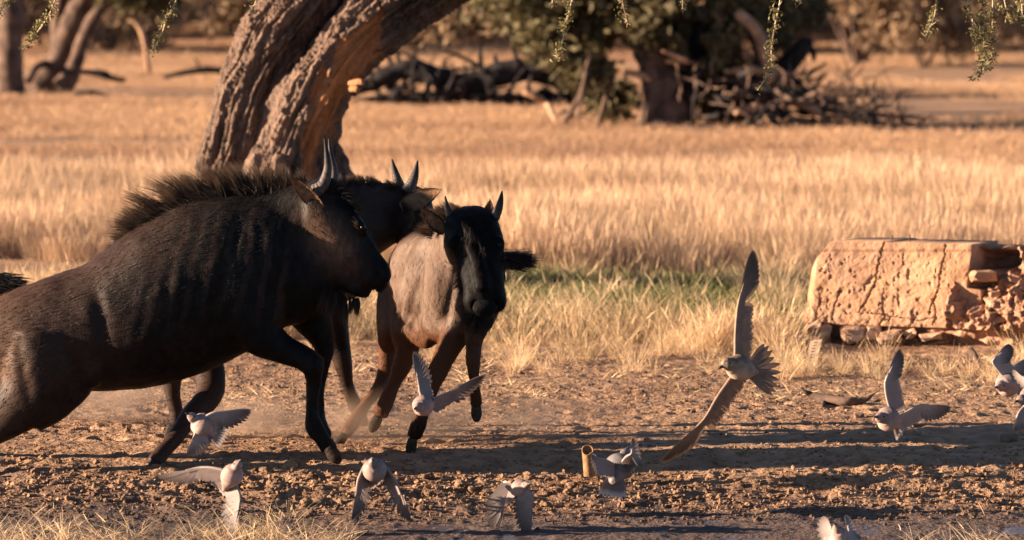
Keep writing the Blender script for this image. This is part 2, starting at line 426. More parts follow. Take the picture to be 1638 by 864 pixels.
# short orange grass beyond, 60-110 m
x, y = scatter(18000, 0, 0, 46.5, 128, (0.115, 2.0))
dn = nz(x, y, 0.14, 3, 7); px = px_of(x, y)
k = (dn > -0.40) & ~((np.abs(y - 66.3) < 1.6) & (px > 1385)) & ~((np.abs(y - 62.5) < 1.2) & (px < 330)) & ~((np.abs(y - 77.5) < 1.6) & (px > 590) & (px < 1000))
x, y, dn = x[k], y[k], dn[k]
grass_object('far_short_grass', [tuft(70, 0.45, 0.19, 0.6, 0.007, 0.35, 0.2, 200 + i, 2, 0.2) for i in range(5)], onground(x, y),
             (0.55 + 0.6 * rng.random(len(x)) + 0.5 * dn) * (1 + .6 * sstep(56, 47, y)), m_gr_far, 'short rusty dry grass across the far plain')
# straw tussocks nearer, 28.6-37 m, right of the animals
x, y = scatter(5200, -3.6, 4.6, 28.7, 37.5)
px = px_of(x, y); dn = nz(x, y, 0.8, 3, 5)
front = np.where(px < 330, 33.6, np.where(px < 800, 30.3 - 0.5 * sstep(600, 800, px), 29.25)) + 0.5 * nz(x, y * 0, 1.3, 2, 3)
front = np.where(px > 1230, 28.5 + 0.4 * nz(x, y * 0, 2, 2), front)
dens = sstep(-0.35, 0.1, dn) * sstep(0, 1.2, y - front)
k = (rng.random(len(x)) < (0.12 + dens * 0.85) * np.where(px > 1265, .8, 1)) & (y > front)
wallm = (px > 1262) & (y > 30.45) & (y < 32.3)
green = np.exp(-((px - 930) / 330) ** 4 - ((y - 34.6) / 2.0) ** 2)
k &= ~wallm & (rng.random(len(x)) > green * 0.85) & (rng.random(len(x)) < np.where((y > 31.9) & (px > 560) & (px < 1230), .42, 1))
k &= ~((px < 420) & (y > 36))
x, y, dn, front_k = x[k], y[k], dn[k], front[k]
grass_object('straw_tussocks', [tuft(60, 0.075, 0.40, 0.6, 0.0036, 0.34, 0.30, 300 + i, 4, 0.25) for i in range(8)], onground(x, y),
             (0.45 + 0.55 * rng.random(len(x)) + 0.25 * dn) * (0.45 + 0.55 * sstep(0, 1.5, y - front_k)) * np.where(px_of(x, y) > 1265, .75, 1), m_gr_tall, 'straw coloured dry tussock grass at the edge of the bare soil')
# leafy green and olive growth behind
x, y = scatter(4200, -2.6, 3.0, 31.8, 38.6); px = px_of(x, y)
green = np.exp(-((px - 930) / 300) ** 4 - ((y - 34.4) / 1.7) ** 2) + 0.35 * nz(x, y, 1.1, 2, 1)
k = rng.random(len(x)) < green
x, y = x[k], y[k]
grass_object('green_undergrowth', [tuft(60, 0.13, 0.26, 0.6, 0.010, 0.8, 0.5, 400 + i, 3) for i in range(5)], onground(x, y),
             0.75 + 0.75 * rng.random(len(x)), m_gr_green, 'low leafy green growth in the damp strip behind the animals')
# sparse bits on the soil, and foreground tufts at the water
x, y = scatter(360, -3.2, 3.2, 27.6, 31.2); k = nz(x, y, 1.4, 2, 9) > -0.05; x, y = x[k], y[k]
grass_object('trampled_grass', [tuft(12, 0.06, 0.13, 0.6, 0.0045, 1.5, 0.3, 500 + i, 2) for i in range(4)], onground(x, y) + (0, 0, 0.015),
             0.5 + 0.7 * rng.random(len(x)), m_gr_tall, 'sparse trampled straw lying on the bare soil')
x = np.concatenate((rng.uniform(-2.4, -0.75, 60), rng.uniform(-1.35, -0.75, 26), rng.uniform(-2.4, -2.0, 12), rng.uniform(1.7, 2.4, 16)))
y = np.concatenate((rng.normal(22.35, 0.25, 60), rng.normal(22.6, 0.3, 26), rng.normal(22.5, 0.3, 12), rng.normal(22.2, 0.2, 16)))
z = np.maximum(ground_z(x, y), -0.16)
grass_object('waterside_grass', [tuft(15, 0.05, 0.26, 0.6, 0.0030, 0.8, 0.5, 600 + i, 4, 0.15) for i in range(5)], np.stack((x, y, z), -1),
             0.5 + 0.6 * rng.random(len(x)), m_gr_tall, 'pale grass tufts standing at the water edge in the foreground')

# ------------------------------------------------------------------ trees and branches
def tube_rows(rows, n=12, seg=20, rough=0.0, seed=0, fr=6.0):
    V, Q, T = loft(rows, n, seg, up=(0.13, -0.9, 0.2))
    if rough:
        c = V.mean(0); R = smooth_path(rows, seg)
        C = np.repeat(R[:, :3], n, 0); V0 = V[:len(C)]
        d = V0 - C; ln = np.linalg.norm(d, axis=1)[:, None] + 1e-6
        V[:len(C)] = V0 + d / ln * (fbm(V0 * fr + seed, 3)[:, None] * rough)
    return V, Q, T
def trunk_big(name, rows, n, seg, root, m, woodfn=None, seed=0, amp=0.05):
    V, Q, T = loft(rows, n, seg, up=(0.13, -0.9, 0.2))
    k = n * seg; R = smooth_path(rows, seg); C = np.repeat(R[:, :3], n, 0)
    d = V[:k] - C; ln = np.linalg.norm(d, axis=1)[:, None]; dr = d / ln
    u = np.repeat(np.linspace(0, 1, seg), n); L = np.linalg.norm(np.diff(R[:, :3], axis=0), axis=1).sum()
    ph = np.tile(np.linspace(0, 2 * np.pi, n, endpoint=False), seg)
    tw = 0.5 * u * 2 + 0.25 * fbm(np.stack((u * 6, np.cos(ph), np.sin(ph)), -1) + seed, 3)
    def q(fr, fl): return np.stack((np.cos(ph + tw) * fr, np.sin(ph + tw) * fr, u * L * fl + seed), -1)
    wood = woodfn(V[:k]) if woodfn else np.zeros(k)
    ridge = 1 - np.abs(fbm(q(4.2, 0.75), 4, 0.5)) * 3.4
    fine = 1 - np.abs(fbm(q(12, 1.6) + 31, 4, 0.6)) * 3.0
    blocks = sstep(-.07, .07, fbm(q(5.5, 2.4) + 77, 3)) * 1.6 + .8 * sstep(-.04, .04, fbm(q(9, 4.5) + 57, 2))
    lump = fbm(q(0.9, 0.8) + 5, 3)
    V[:k, 0] += (0.08 + 0.16 * (woodfn is not None)) * np.abs(ln[:, 0]) * np.clip(-dr[:, 1], 0, 1) ** 1.5
    h = amp * (1.5 * lump + (1 - 0.75 * wood) * (0.55 * np.clip(ridge, -0.6, 1) + 0.50 * np.clip(fine, -1, 1) + 0.22 * blocks)) + wood * amp * 0.7 * fbm(q(11, 0.5) + 9, 4, .6)
    V[:k] += dr * h[:, None] - 0.3 * amp * dr * wood[:, None]
    pale = np.clip(0.5 + 1.6 * lump + 0.6 * ridge - 0.4, 0, 1) * 0.75
    W = np.zeros(len(V)); W[:k] = wood * np.clip(0.72 + 1.3 * fbm(q(16, .45) + 3, 4, .6), .15, 1); M2 = np.zeros(len(V)); M2[:k] = pale * (1 - wood)
    return child(name, mesh_np(name, V, Q, T, {'wood': W, 'mask2': M2}), m, root)

TD = 35.0
tree = thing('camelthorn_tree', tuple(P(440, 500, TD)[:2]) + (0.0,), 'old leaning camelthorn tree with twin furrowed trunks and peeled orange wood, behind the wildebeest', 'tree')
def px2(V):
    d = V[:, 1]; return 819 + V[:, 0] / d * F, (-102 + (CAMH - V[:, 2]) / d * F)
def wood_mask(V):
    X, Y = px2(V)
    nzs = fbm(V * np.array((11, 11, 3.0)), 3, .6)
    # the peeled strip runs down the middle and right flank of the right hand trunk
    cl = np.interp(Y, [20, 60, 130, 200, 260, 300], [604, 580, 534, 500, 482, 474])
    wd = np.interp(Y, [20, 55, 120, 200, 270, 300], [2, 24, 40, 30, 18, 12])
    return np.clip(sstep(1.15, 0.6, np.abs(X - cl) / wd + nzs * 1.8), 0, 1) * sstep(TD + 0.3, TD - 0.1, V[:, 1])
left_rows = rowsP([(395, 520, TD + .1, 95, 80), (380, 400, TD + .1, 70), (366, 300, TD + .1, 42, 50), (374, 240, TD + .1, 42, 48), (399, 165, TD + .1, 46), (428, 100, TD + .1, 49), (457, 50, TD + .1, 50), (492, -10, TD + .1, 50), (560, -110, TD + .2, 50), (640, -240, TD + .2, 40)])
right_rows = rowsP([(455, 520, TD - .1, 120, 100), (455, 400, TD - .1, 88), (458, 300, TD - .12, 70), (468, 245, TD - .12, 54, 52), (494, 175, TD - .12, 47, 46), (530, 110, TD - .12, 41), (577, 55, TD - .12, 40), (640, 3, TD - .12, 41), (740, -55, TD - .3, 40), (900, -110, TD - .8, 36), (1100, -150, TD - 1.6, 28)])
trunk_big('trunk', left_rows, 240, 460, tree, m_bark, None, 3, 0.060)
trunk_big('trunk', right_rows, 250, 500, tree, m_bark, wood_mask, 8, 0.058)
# buttress root on the right side
V, Q, T = tube_rows(rowsP([(470, 500, TD - .2, 60), (545, 330, TD - .1, 24), (545, 275, TD - .05, 20), (532, 235, TD, 12)]), 40, 60, 0.03, 4, 12)
child('root_flare', mesh_np('root_flare', V, Q, T, {'wood': V[:, 0] * 0, 'mask2': V[:, 0] * 0}), m_bark, tree)
for (a, b, c, r1, r2) in (((560, 134), (575, 131), (582, 133), 5, 3.5), ((562, 142), (570, 143), (573, 144), 5, 4)):
    V, Q, T = tube_rows(rowsP([(a[0] + 1, a[1], TD - .42, r1), (b[0], b[1], TD - .52, r1), (c[0], c[1], TD - .54, r2)]), 16, 14, 0.006, 4, 20)
    child('branch_stub', mesh_np('branch_stub', V, Q, T, {'wood': V[:, 0] * 0 + .5, 'mask2': V[:, 0] * 0}), m_bark, tree, label='short broken stub of bare orange wood')
# overhead limbs that reach towards the camera and carry the hanging twigs (above the frame)
TW = 27.0
def limb(pts, n=14, seg=40):
    V, Q, T = tube_rows(rowsP(pts), n, seg, 0.012, 2, 9)
    return child('limb', mesh_np('limb', V, Q, T, {'wood': V[:, 0] * 0, 'mask2': V[:, 0] * 0 + .3}), m_bark, tree)
limb([(1000, -130, 33.8, 26), (1150, -190, 31, 24), (1300, -180, 28.5, 20), (1500, -110, TW, 14), (1700, -60, TW, 8)])
limb([(600, -180, TD, 34), (700, -300, 31, 26), (820, -260, 28.5, 18), (950, -120, TW, 12), (1080, -60, TW, 7)])
limb([(560, -110, TD, 34), (420, -260, 31, 26), (250, -220, 28.5, 18), (120, -110, TW, 12), (-60, -60, TW, 8)])
def hanging_twig(pts, leafy=1.0, thorns=True, r0=1.5):
    pts = [(p[0], p[1], TW + 0.15 * math.sin(i * 1.3 + p[0])) for i, p in enumerate(pts)]
    rr = np.linspace(r0, 0.8, len(pts))
    g = Geo(); rows = rowsP([(*p, r) for p, r in zip(pts, rr)]); V, Q, T = loft(rows, 6, 40, up=(0, 1, .1)); g.add(V, Q, T)
    C = smooth_path(np.array(rows)[:, :3], 200)
    L = np.linalg.norm(np.diff(C, axis=0), axis=1).sum()
    nt_ = int(L * 70)
    ids = rng.integers(0, 200, nt_)
    dd = rng.normal(size=(nt_, 3)); dd[:, 1] *= 0.5
    V, Q, T, _, _ = strands(C[ids], dd, rng.uniform(0.018, 0.045, nt_), np.full(nt_, 0.0045), dd * 0, 2); g.add(V, Q, T)
    o = child('hanging_twig', g.mesh('hanging_twig'), m_twig, tree)
    g = Geo(); nl = int(L * 420 * leafy)
    ids = (rng.random(nl) ** 1.0 * 199).astype(int)
    # clusters
    cl = C[ids]; cid = (ids // 9); off = np.random.default_rng(5).normal(size=(40, 3)) * 0.014
    c = C[np.clip(cid * 9 + 4, 0, 199)] + off[cid % 40] + rng.normal(size=(nl, 3)) * 0.012
    dd = rng.normal(size=(nl, 3))
    V, Q, T, _, _ = strands(c, dd, rng.uniform(0.012, 0.026, nl), rng.uniform(0.007, 0.013, nl), dd * 0, 2); g.add(V, Q, T)
    f = child('foliage', g.mesh('foliage'), m_twigleaf, o)
    return o
for pts, lf in (([(102, -60), (85, 10), (62, 48), (35, 80)], 1.0), ([(60, -60), (20, -10), (4, 12), (-10, 30)], .8), ([(296, -60), (282, 0), (268, 28), (256, 62), (240, 84)], 1.3),
                ([(400, -60), (410, -5), (400, 20)], .8), ([(925, -60), (914, 5), (905, 40), (898, 75), (893, 92)], 1.2), ([(992, -60), (996, 0), (1004, 38)], .6), ([(880, -60), (884, 5)], .8),
                ([(1092, -60), (1092, 14)], .7), ([(1252, -60), (1248, 0), (1240, 40), (1234, 78), (1234, 110), (1212, 144)], .8), ([(1284, -60), (1280, 5)], .9),
                ([(1500, -60), (1496, 20), (1480, 60)], .8), ([(1545, -60), (1552, 10), (1562, 60), (1575, 90), (1556, 126)], 1.3), ([(1590, -60), (1588, 30), (1590, 80), (1572, 112)], 1.4),
                ([(1570, -60), (1572, 30), (1574, 75)], 1.5), ([(1600, -60), (1612, 20), (1640, 30), (1650, 36)], 1.3), ([(1620, -60), (1632, -10), (1636, 25)], 1.3)):
    hanging_twig(pts, lf)

def leaf_cloud(blobs, n, size, seed=0, shell=0.5):
    """blobs: list of (x,y,z,rx,ry,rz); many small leaf clumps spread through the volume"""
    r = np.random.default_rng(seed); B = np.array(blobs, float); v = B[:, 3] * B[:, 4] * B[:, 5]
    ci = r.choice(len(B), n, p=v / v.sum())
    d = r.normal(size=(n, 3)); d /= np.linalg.norm(d, axis=1)[:, None]
    rad = r.random(n) ** shell * (1 + 0.25 * r.normal(size=n) * 0.5)
    c = B[ci, :3] + d * rad[:, None] * B[ci, 3:]
    # break up: discard by noise so that gaps open between clumps
    k = fbm(c * (2.0 / max(B[:, 3].mean(), .3)), 3) > -0.09; c = c[k]; n = len(c)
    a = r.normal(size=(n, 3)); a /= np.linalg.norm(a, axis=1)[:, None]; b = np.cross(a, r.normal(size=(n, 3))); b /= np.linalg.norm(b, axis=1)[:, None]
    s = size * (0.5 + r.random(n))[:, None]
    V = np.stack((c - a * s, c + b * s * 0.45, c + a * s, c - b * s * 0.45), 1).reshape(-1, 3)
    Q = np.arange(n * 4).reshape(-1, 4)
    return V, Q, np.repeat(r.random(n), 4)
def add_crown(root, blobs, n, size, m, seed, name='crown'):
    V, Q, t = leaf_cloud(blobs, n, size, seed)
    return child(name, mesh_np(name, V, Q, None, {'tint': t}, False), m, root)
def blobsP(l):
    out = []
    for (px, py, d, rx, rz) in l:
        c = P(px, py, d); out.append((*c, M(rx, d), M((rx + rz) / 2, d), M(rz, d)))
    return out
def branch_part(root, rows, name='branch', m=None, n=8, seg=16, rough=0.02, parent=None):
    V, Q, T = tube_rows(rows, n, seg, rough, random.random() * 50, 5)
    return child(name, mesh_np(name, V, Q, T), m or m_bark_far, parent or root)
def tangle(root, cx, cy, d, w, h, n, m, r=(2, 5), seed=0, dy=1.2):
    """a heap of fallen dead branches as one part (too many to pick apart)"""
    rr = random.Random(seed); g = Geo()
    for _ in range(n):
        x = cx + rr.uniform(-w, w); y = cy + rr.uniform(-h, h); a = rr.gauss(0.0, 0.7) + (0 if rr.random() < .6 else 1.6); L = rr.uniform(20, 75); dd = d + rr.uniform(-dy, dy)
        p = []; q = rr.uniform(*r)
        for i in range(4):
            p.append((x, min(y, (20475 / d) - 102 + 3), dd, q * (1 - i * 0.22))); x += math.cos(a) * L / 3; y -= math.sin(a) * L / 3; a += rr.gauss(0, .35); dd += rr.uniform(-.2, .2)
        V, Q, T = loft(rowsP(p), 6, 9, up=(.1, -.9, .2)); g.add(V, Q, T)
    return child('dead_branches', g.mesh('dead_branches'), m, root, kind='stuff')

# left background trees
D1 = 81.0
t = thing('thorn_tree', (*P(15, 150, D1)[:2], 0), 'straight dark trunked thorn tree cut by the left edge', 'tree')
branch_part(t, rowsP([(14, 165, D1, 32), (15, 140, D1, 24), (16, 80, D1, 21), (18, 10, D1, 20), (25, -90, D1, 17), (60, -200, D1, 8)]), 'trunk', n=20, seg=40, rough=0.05)
branch_part(t, rowsP([(18, 0, D1, 12), (60, -60, D1, 8), (120, -100, D1, 4)]))
add_crown(t, blobsP([(0, -120, D1, 110, 60), (90, -110, D1, 80, 50)]), 5000, 0.10, m_leaf, 21)
t = thing('thorn_tree', (*P(75, 130, D1 + 3)[:2], 0), 'leaning split trunked thorn tree with low limbs, second from the left edge', 'tree')
D2 = D1 + 3
branch_part(t, rowsP([(68, 143, D2, 34), (84, 118, D2, 26), (102, 80, D2, 22), (118, 40, D2, 20), (140, -10, D2, 17), (180, -90, D2, 10)]), 'trunk', n=20, seg=40, rough=0.06)
branch_part(t, rowsP([(100, 140, D2 - .3, 18), (118, 110, D2 - .3, 13), (135, 60, D2 - .3, 11), (165, 10, D2 - .3, 9), (220, -30, D2, 6)]), 'trunk', n=16, seg=30, rough=0.04)
branch_part(t, rowsP([(98, 90, D2 + .2, 15), (92, 40, D2 + .2, 12), (100, -20, D2, 10)]), 'branch')
branch_part(t, rowsP([(42, 130, D2 - .5, 8), (58, 108, D2 - .5, 7), (78, 100, D2, 6)]), 'branch')
add_crown(t, blobsP([(170, -20, D2, 90, 34), (230, -10, D2 + 1, 70, 30), (120, -80, D2, 130, 50)]), 9000, 0.10, m_leaf, 22)
t = thing('dead_sapling', (*P(236, 112, D1 + 2)[:2], 0), 'thin pale dead sapling bent over at its top, in the left background', 'sapling')
branch_part(t, rowsP([(237, 116, D1 + 2, 4), (233, 80, D1 + 2, 4), (226, 50, D1 + 2, 4), (216, 36, D1 + 2, 4), (206, 34, D1 + 2, 3)]), 'stem', m_dead)
t = thing('fallen_branch', (*P(325, 118, 88)[:2], 0), 'long dark fallen branch on the grass just left of the big trunk', 'branch', None)
branch_part(t, rowsP([(262, 124, 88, 3), (290, 117, 88, 5), (325, 112, 88, 6), (352, 113, 88, 6), (385, 122, 88, 5)]), 'stem', m_black)
branch_part(t, rowsP([(318, 112, 88, 3), (316, 100, 88, 2), (310, 92, 88, 1.5)]), 'twig', m_black)
t = thing('fallen_branch', (*P(145, 122, 88)[:2], 0), 'dark fallen branch beside the leaning thorn tree at far left', 'branch')
branch_part(t, rowsP([(105, 116, 87, 4), (135, 115, 87, 5), (165, 119, 87, 7), (178, 125, 87, 5), (200, 128, 87, 3)]), 'stem', m_black)
branch_part(t, rowsP([(120, 150, 80, 3), (150, 149, 80, 4), (170, 152, 80, 2)]), 'stem', m_black)

# the black fallen tree in the middle distance
D3 = 77.0
t = thing('fallen_tree', (*P(790, 160, D3)[:2], 0), 'black fallen tree arching along the ground behind the calf', 'fallen tree')
branch_part(t, rowsP([(560, 150, D3, 8, 10), (605, 128, D3, 14), (650, 112, D3, 16), (690, 122, D3, 16), (740, 134, D3, 17), (790, 124, D3, 20), (840, 112, D3, 21), (880, 116, D3, 22), (925, 138, D3, 20), (975, 156, D3, 15), (1010, 166, D3, 8)]), 'trunk', m_black, n=24, seg=90, rough=0.07)
branch_part(t, rowsP([(590, 158, D3 + .3, 6), (680, 156, D3 + .3, 8), (780, 156, D3 + .3, 9), (860, 157, D3 + .3, 9), (950, 160, D3 + .2, 8), (1000, 166, D3 + .2, 8)]), 'trunk', m_black, n=20, seg=60, rough=0.08)  # low black stem fills in the shade under the arched trunk
for pts in ([(700, 116), (660, 92), (630, 80)], [(770, 112), (768, 70), (766, 20), (772, -30)], [(830, 104), (818, 70), (800, 30), (790, -10)], [(776, 112), (740, 92), (700, 78)], [(662, 108), (664, 84), (668, 60)],
            [(640, 108), (636, 80), (642, 62)], [(610, 120), (600, 92), (612, 70)], [(630, 112), (618, 80), (622, 66)], [(795, 110), (792, 88)], [(858, 100), (856, 84)], [(650, 112), (720, 112), (770, 106)], [(600, 128), (590, 100), (598, 86)], [(720, 122), (712, 108)]):
    branch_part(t, rowsP([(*p, D3, max(1.2, 4.5 - 1.3 * i)) for i, p in enumerate(pts)]), 'branch', m_black, n=6, seg=12, rough=0.0)
branch_part(t, rowsP([(878, 112, D3 - .2, 7), (872, 98, D3 - .2, 6), (884, 80, D3 - .2, 3)]), 'branch', m_dead, n=8, seg=10)
branch_part(t, rowsP([(872, 112, D3 - .2, 5), (866, 96, D3 - .2, 3), (860, 86, D3 - .2, 2)]), 'branch', m_dead, n=8, seg=10)
tangle(t, 650, 145, D3, 60, 14, 26, m_black, (3, 6), 4, 0.5); tangle(t, 820, 158, D3, 150, 7, 36, m_black, (3, 6), 5, 0.5)  # black debris stands in for shade on the ground beneath
t = thing('fallen_branch', (*P(880, 190, 71)[:2], 0), 'pale tipped dead branch lying in front of the black fallen tree', 'branch')
branch_part(t, rowsP([(838, 148, 71, 4), (858, 155, 71, 5), (876, 168, 71, 5), (884, 185, 70, 4), (892, 200, 69, 3)]), 'stem', m_dead)
branch_part(t, rowsP([(885, 190, 70, 3), (905, 178, 70, 3), (925, 192, 70, 3), (955, 202, 69, 3)]), 'branch', m_bark_far)
branch_part(t, rowsP([(884, 192, 70, 3), (860, 198, 70, 3), (830, 200, 70, 2)]), 'branch', m_bark_far)

# the big collapsed camelthorn right of centre
D4 = 67.5
t = thing('collapsed_tree', (*P(1085, 205, D4)[:2], 0), 'large half collapsed camelthorn with dark drooping foliage and tangled dead limbs', 'tree')
branch_part(t, rowsP([(1060, 212, D4, 42), (1064, 180, D4, 34), (1056, 130, D4, 30), (1045, 85, D4, 28), (1035, 30, D4, 24), (1010, -40, D4, 18), (980, -120, D4, 12)]), 'trunk', m_bark_far, n=28, seg=70, rough=0.12)
branch_part(t, rowsP([(1090, 210, D4 + .2, 22), (1092, 170, D4 + .2, 20), (1100, 120, D4 + .2, 17), (1120, 60, D4 + .2, 15), (1150, -20, D4 + .2, 10)]), 'trunk', m_black, n=20, seg=40, rough=0.07)  # black stem stands in for the shaded side of the trunk
branch_part(t, rowsP([(1225, 190, D4, 14), (1222, 120, D4, 14), (1210, 50, D4, 14), (1190, 0, D4, 12), (1170, -70, D4, 9)]), 'trunk', m_bark_far, n=16, seg=40, rough=0.06)
branch_part(t, rowsP([(1150, 200, D4 + .4, 14), (1170, 140, D4 + .4, 14), (1215, 120, D4 + .4, 14), (1250, 110, D4 + .4, 16), (1278, 84, D4 + .3, 15), (1296, 66, D4 + .3, 9)]), 'broken_limb', m_black, n=16, seg=40, rough=0.05)
branch_part(t, rowsP([(1292, 72, D4 + .3, 6), (1300, 84, D4 + .3, 5), (1302, 98, D4 + .3, 2)]), 'broken_limb', m_black, n=8, seg=10)
for i, pts in enumerate(([(1240, 160, 7), (1270, 163, 8), (1298, 172, 7), (1313, 190, 6), (1314, 214, 6)], [(1340, 184, 4), (1370, 188, 5), (1410, 196, 4)], [(1000, 115, 4), (1025, 120, 5), (1040, 128, 3)], [(1060, 82, 3), (1078, 88, 4), (1100, 96, 3)], [(1065, 98, 3), (1085, 99, 4), (1110, 100, 2)],
            [(1160, 115, 4), (1200, 112, 6), (1265, 120, 4)], [(1175, 180, 4), (1215, 172, 6), (1240, 200, 7), (1260, 210, 4)], [(1180, 128, 5), (1220, 140, 6), (1280, 150, 5), (1345, 165, 3)], [(1300, 170, 4), (1360, 182, 5), (1430, 186, 3), (1500, 190, 1.5)], [(1180, 20, 8), (1210, 50, 9), (1225, 90, 8), (1235, 130, 7)],
            [(1260, 190, 5), (1330, 200, 5), (1400, 212, 4), (1460, 216, 2)], [(1190, 85, 5), (1198, 105, 4)], [(1400, 130, 2), (1398, 180, 3), (1405, 215, 3)], [(900, 200, 4), (930, 150, 4), (945, 100, 3)], [(955, 205, 4), (975, 140, 4), (985, 110, 3)], [(925, 190, 3), (938, 110, 3), (945, 90, 3)])):
    branch_part(t, rowsP([(a, b, D4 - .4 + .1 * (i % 3), r * 1.15) for a, b, r in pts]), 'branch', m_dead if i not in (7, 8, 10, 12, 13, 14, 15) else m_bark_far, n=10, seg=20, rough=0.012)
tangle(t, 1200, 165, D4 + .2, 90, 45, 110, m_black, (2, 6), 8); tangle(t, 1190, 170, D4 - .3, 110, 45, 60, m_bark_far, (2, 5), 9); tangle(t, 1370, 190, D4, 80, 24, 60, m_bark_far, (1.2, 3), 10); tangle(t, 1330, 150, D4, 60, 30, 50, m_bark_far, (.8, 2), 11)
add_crown(t, blobsP([(820, 10, D4 + 1, 70, 50), (900, 50, D4, 80, 55), (940, 110, D4, 60, 45), (990, 30, D4, 90, 60), (1060, 20, D4 - .3, 100, 50), (1130, 60, D4, 90, 55), (1160, 110, D4 + .5, 70, 40), (1190, 10, D4 + .3, 100, 60), (1270, 10, D4 + 1, 60, 45), (1000, -70, D4, 200, 50), (1240, 60, D4 + .6, 40, 40),
                     (1110, 150, D4 + .9, 60, 40), (1190, 170, D4 + .9, 60, 35), (980, 160, D4 + 1.0, 50, 34), (890, -10, D4, 120, 45)]), 56000, 0.065, m_leaf, 31)
add_crown(t, blobsP([(700, 20, D4 + 6, 60, 45), (650, 40, D4 + 9, 50, 40), (760, 30, D4 + 4, 60, 45)]), 5000, 0.07, m_leaf_b, 33)

# scrub behind: one shrub per object
def shrub_mesh(seed):
    r = np.random.default_rng(seed); B = []
    for _ in range(9):
        B.append((r.normal() * 0.9, r.normal() * 0.7, 0.7 + abs(r.normal()) * 0.75, r.uniform(.5, .9), r.uniform(.5, .8), r.uniform(.4, .7)))
    V, Q, t = leaf_cloud(B, 5200, 0.085, seed)
    g = Geo(); V[:, 2] = np.abs(V[:, 2]); g.add(V, Q, None, tint=t)
    me_c = g.mesh('shrub_crown', False); me_c.materials.append(m_leaf_b)
    g = Geo()
    for _ in range(7):
        a = r.random() * 6.28; rows = [(0, 0, 0, .05, .05), (math.cos(a) * .3, math.sin(a) * .3, .6, .035, .035), (math.cos(a) * .8, math.sin(a) * .7, 1.5, .015, .015)]
        v, q, t2 = loft(rows, 6, 8, up=(.1, -.9, .2)); g.add(v, q, t2)
    me_s = g.mesh('shrub_stems'); me_s.materials.append(m_bark_far)
    return me_c, me_s
SM = [shrub_mesh(50 + i) for i in range(5)]
rs = random.Random(4)
for row, (d, nsh, sc) in enumerate(((113, 17, 0.85), (122, 17, 1.25), (131, 18, 1.6))):
    for i in range(nsh):
        px = -120 + (i + rs.uniform(.2, .8)) * 1880 / nsh; dd = d + rs.uniform(-3, 3)
        if px > 1330: dd -= 8
        elif 600 < px < 860: dd += 6
        c = P(px, 100, dd); s = sc * rs.uniform(.7, 1.25)
        o = thing('scrub_bush', (c[0], dd, float(ground_z(c[0], dd)) - .1), 'brown olive thorn scrub bush in the dense blurred thicket closing the plain', 'bush', 'scrub bushes closing the far side of the plain')
        o.rotation_euler = (0, 0, rs.random() * 6.28); o.scale = (s, s, s)
        mc, ms = SM[(i + row) % 5]
        a = bpy.data.objects.new('foliage', mc); COL.objects.link(a); a.parent = o
        b = bpy.data.objects.new('stems', ms); COL.objects.link(b); b.parent = o
# far wood that reads as one mass
V = []; n = 90000
x = rng.uniform(-26, 26, n); y = rng.uniform(140, 172, n); hh = 5.5 + 3 * fbm(np.stack((x * .2, y * .2, x * 0), -1), 3)
c = np.stack((x, y, rng.random(n) * hh), -1); k = fbm(c * .6, 3) > -0.12; c = c[k]; n = len(c)
a = rng.normal(size=(n, 3)); a /= np.linalg.norm(a, axis=1)[:, None]; b = np.cross(a, rng.normal(size=(n, 3))); b /= np.linalg.norm(b, axis=1)[:, None]; s = 0.25 * (0.5 + rng.random(n))[:, None]
V = np.stack((c - a * s, c + b * s * .5, c + a * s, c - b * s * .5), 1).reshape(-1, 3)
link('far_thicket', mesh_np('far_thicket', V, np.arange(n * 4).reshape(-1, 4), None, {'tint': np.repeat(rng.random(n), 4)}, False), m_leaf_b, label='dense brownish thicket far behind the plain', kind='stuff')

# ------------------------------------------------------------------ ruined plastered wall, right
def wall_d(px): return 31.35 - (px - 1280) / 262.0 * 0.40
def slab(name, outline_l, outline_r, top, bot, dfun, thick, disp, m, nu, nv, root, attrs=None):
    """relief surface between left/right edges (px as function of t) and top/bottom curves, closed with a back and sides"""
    u = np.linspace(0, 1, nu); v = np.linspace(0, 1, nv); U, Vv = np.meshgrid(u, v)
    xl = np.interp(Vv, *outline_l); xr = np.interp(Vv, *outline_r); X = xl + (xr - xl) * U
    Yt = np.interp(X, *top); Yb = np.interp(X, *bot); Y = Yt + (Yb - Yt) * Vv
    D = dfun(X); h = disp(X, Y)
    base = np.stack(((X - 819) / F * D, D, CAMH - (Y + 102) / F * D), -1)
    nrm = np.array((-0.45, -0.86, 0.12)); nrm /= np.linalg.norm(nrm)
    Fv = base + nrm * h[..., None]
    Bv = base - np.array((-0.45, -0.86, 0)) / 0.97 * thick
    ring = lambda A: A
    n = nu * nv; i = np.arange(nv - 1)[:, None] * nu + np.arange(nu - 1)[None]
    Q = [np.stack((i, i + nu, i + nu + 1, i + 1), -1).reshape(-1, 4)]
    Q.append(np.stack((i + n, i + n + 1, i + n + nu + 1, i + n + nu), -1).reshape(-1, 4))
    a = np.arange(nu - 1); Q.append(np.stack((a, a + 1, a + n + 1, a + n), -1)); b = a + (nv - 1) * nu; Q.append(np.stack((b, b + n, b + n + 1, b + 1), -1))
    a = np.arange(nv - 1) * nu; Q.append(np.stack((a, a + n, a + n + nu, a + nu), -1)); b = a + nu - 1; Q.append(np.stack((b, b + nu, b + n + nu, b + n), -1))
    Bv[:, :, 2] = Bv[:, :, 2]
    return child(name, mesh_np(name, np.vstack((Fv.reshape(-1, 3), Bv.reshape(-1, 3))), np.concatenate(Q)), m, root)
m_plaster = mat('clay_plaster', (0.30, 0.16, 0.085), (0.40, 0.23, 0.135), 7, 0.95, 0.5, 60, bdist=0.006, big=((0.27, 0.15, 0.095), 2.2, 0.45, 0.7))
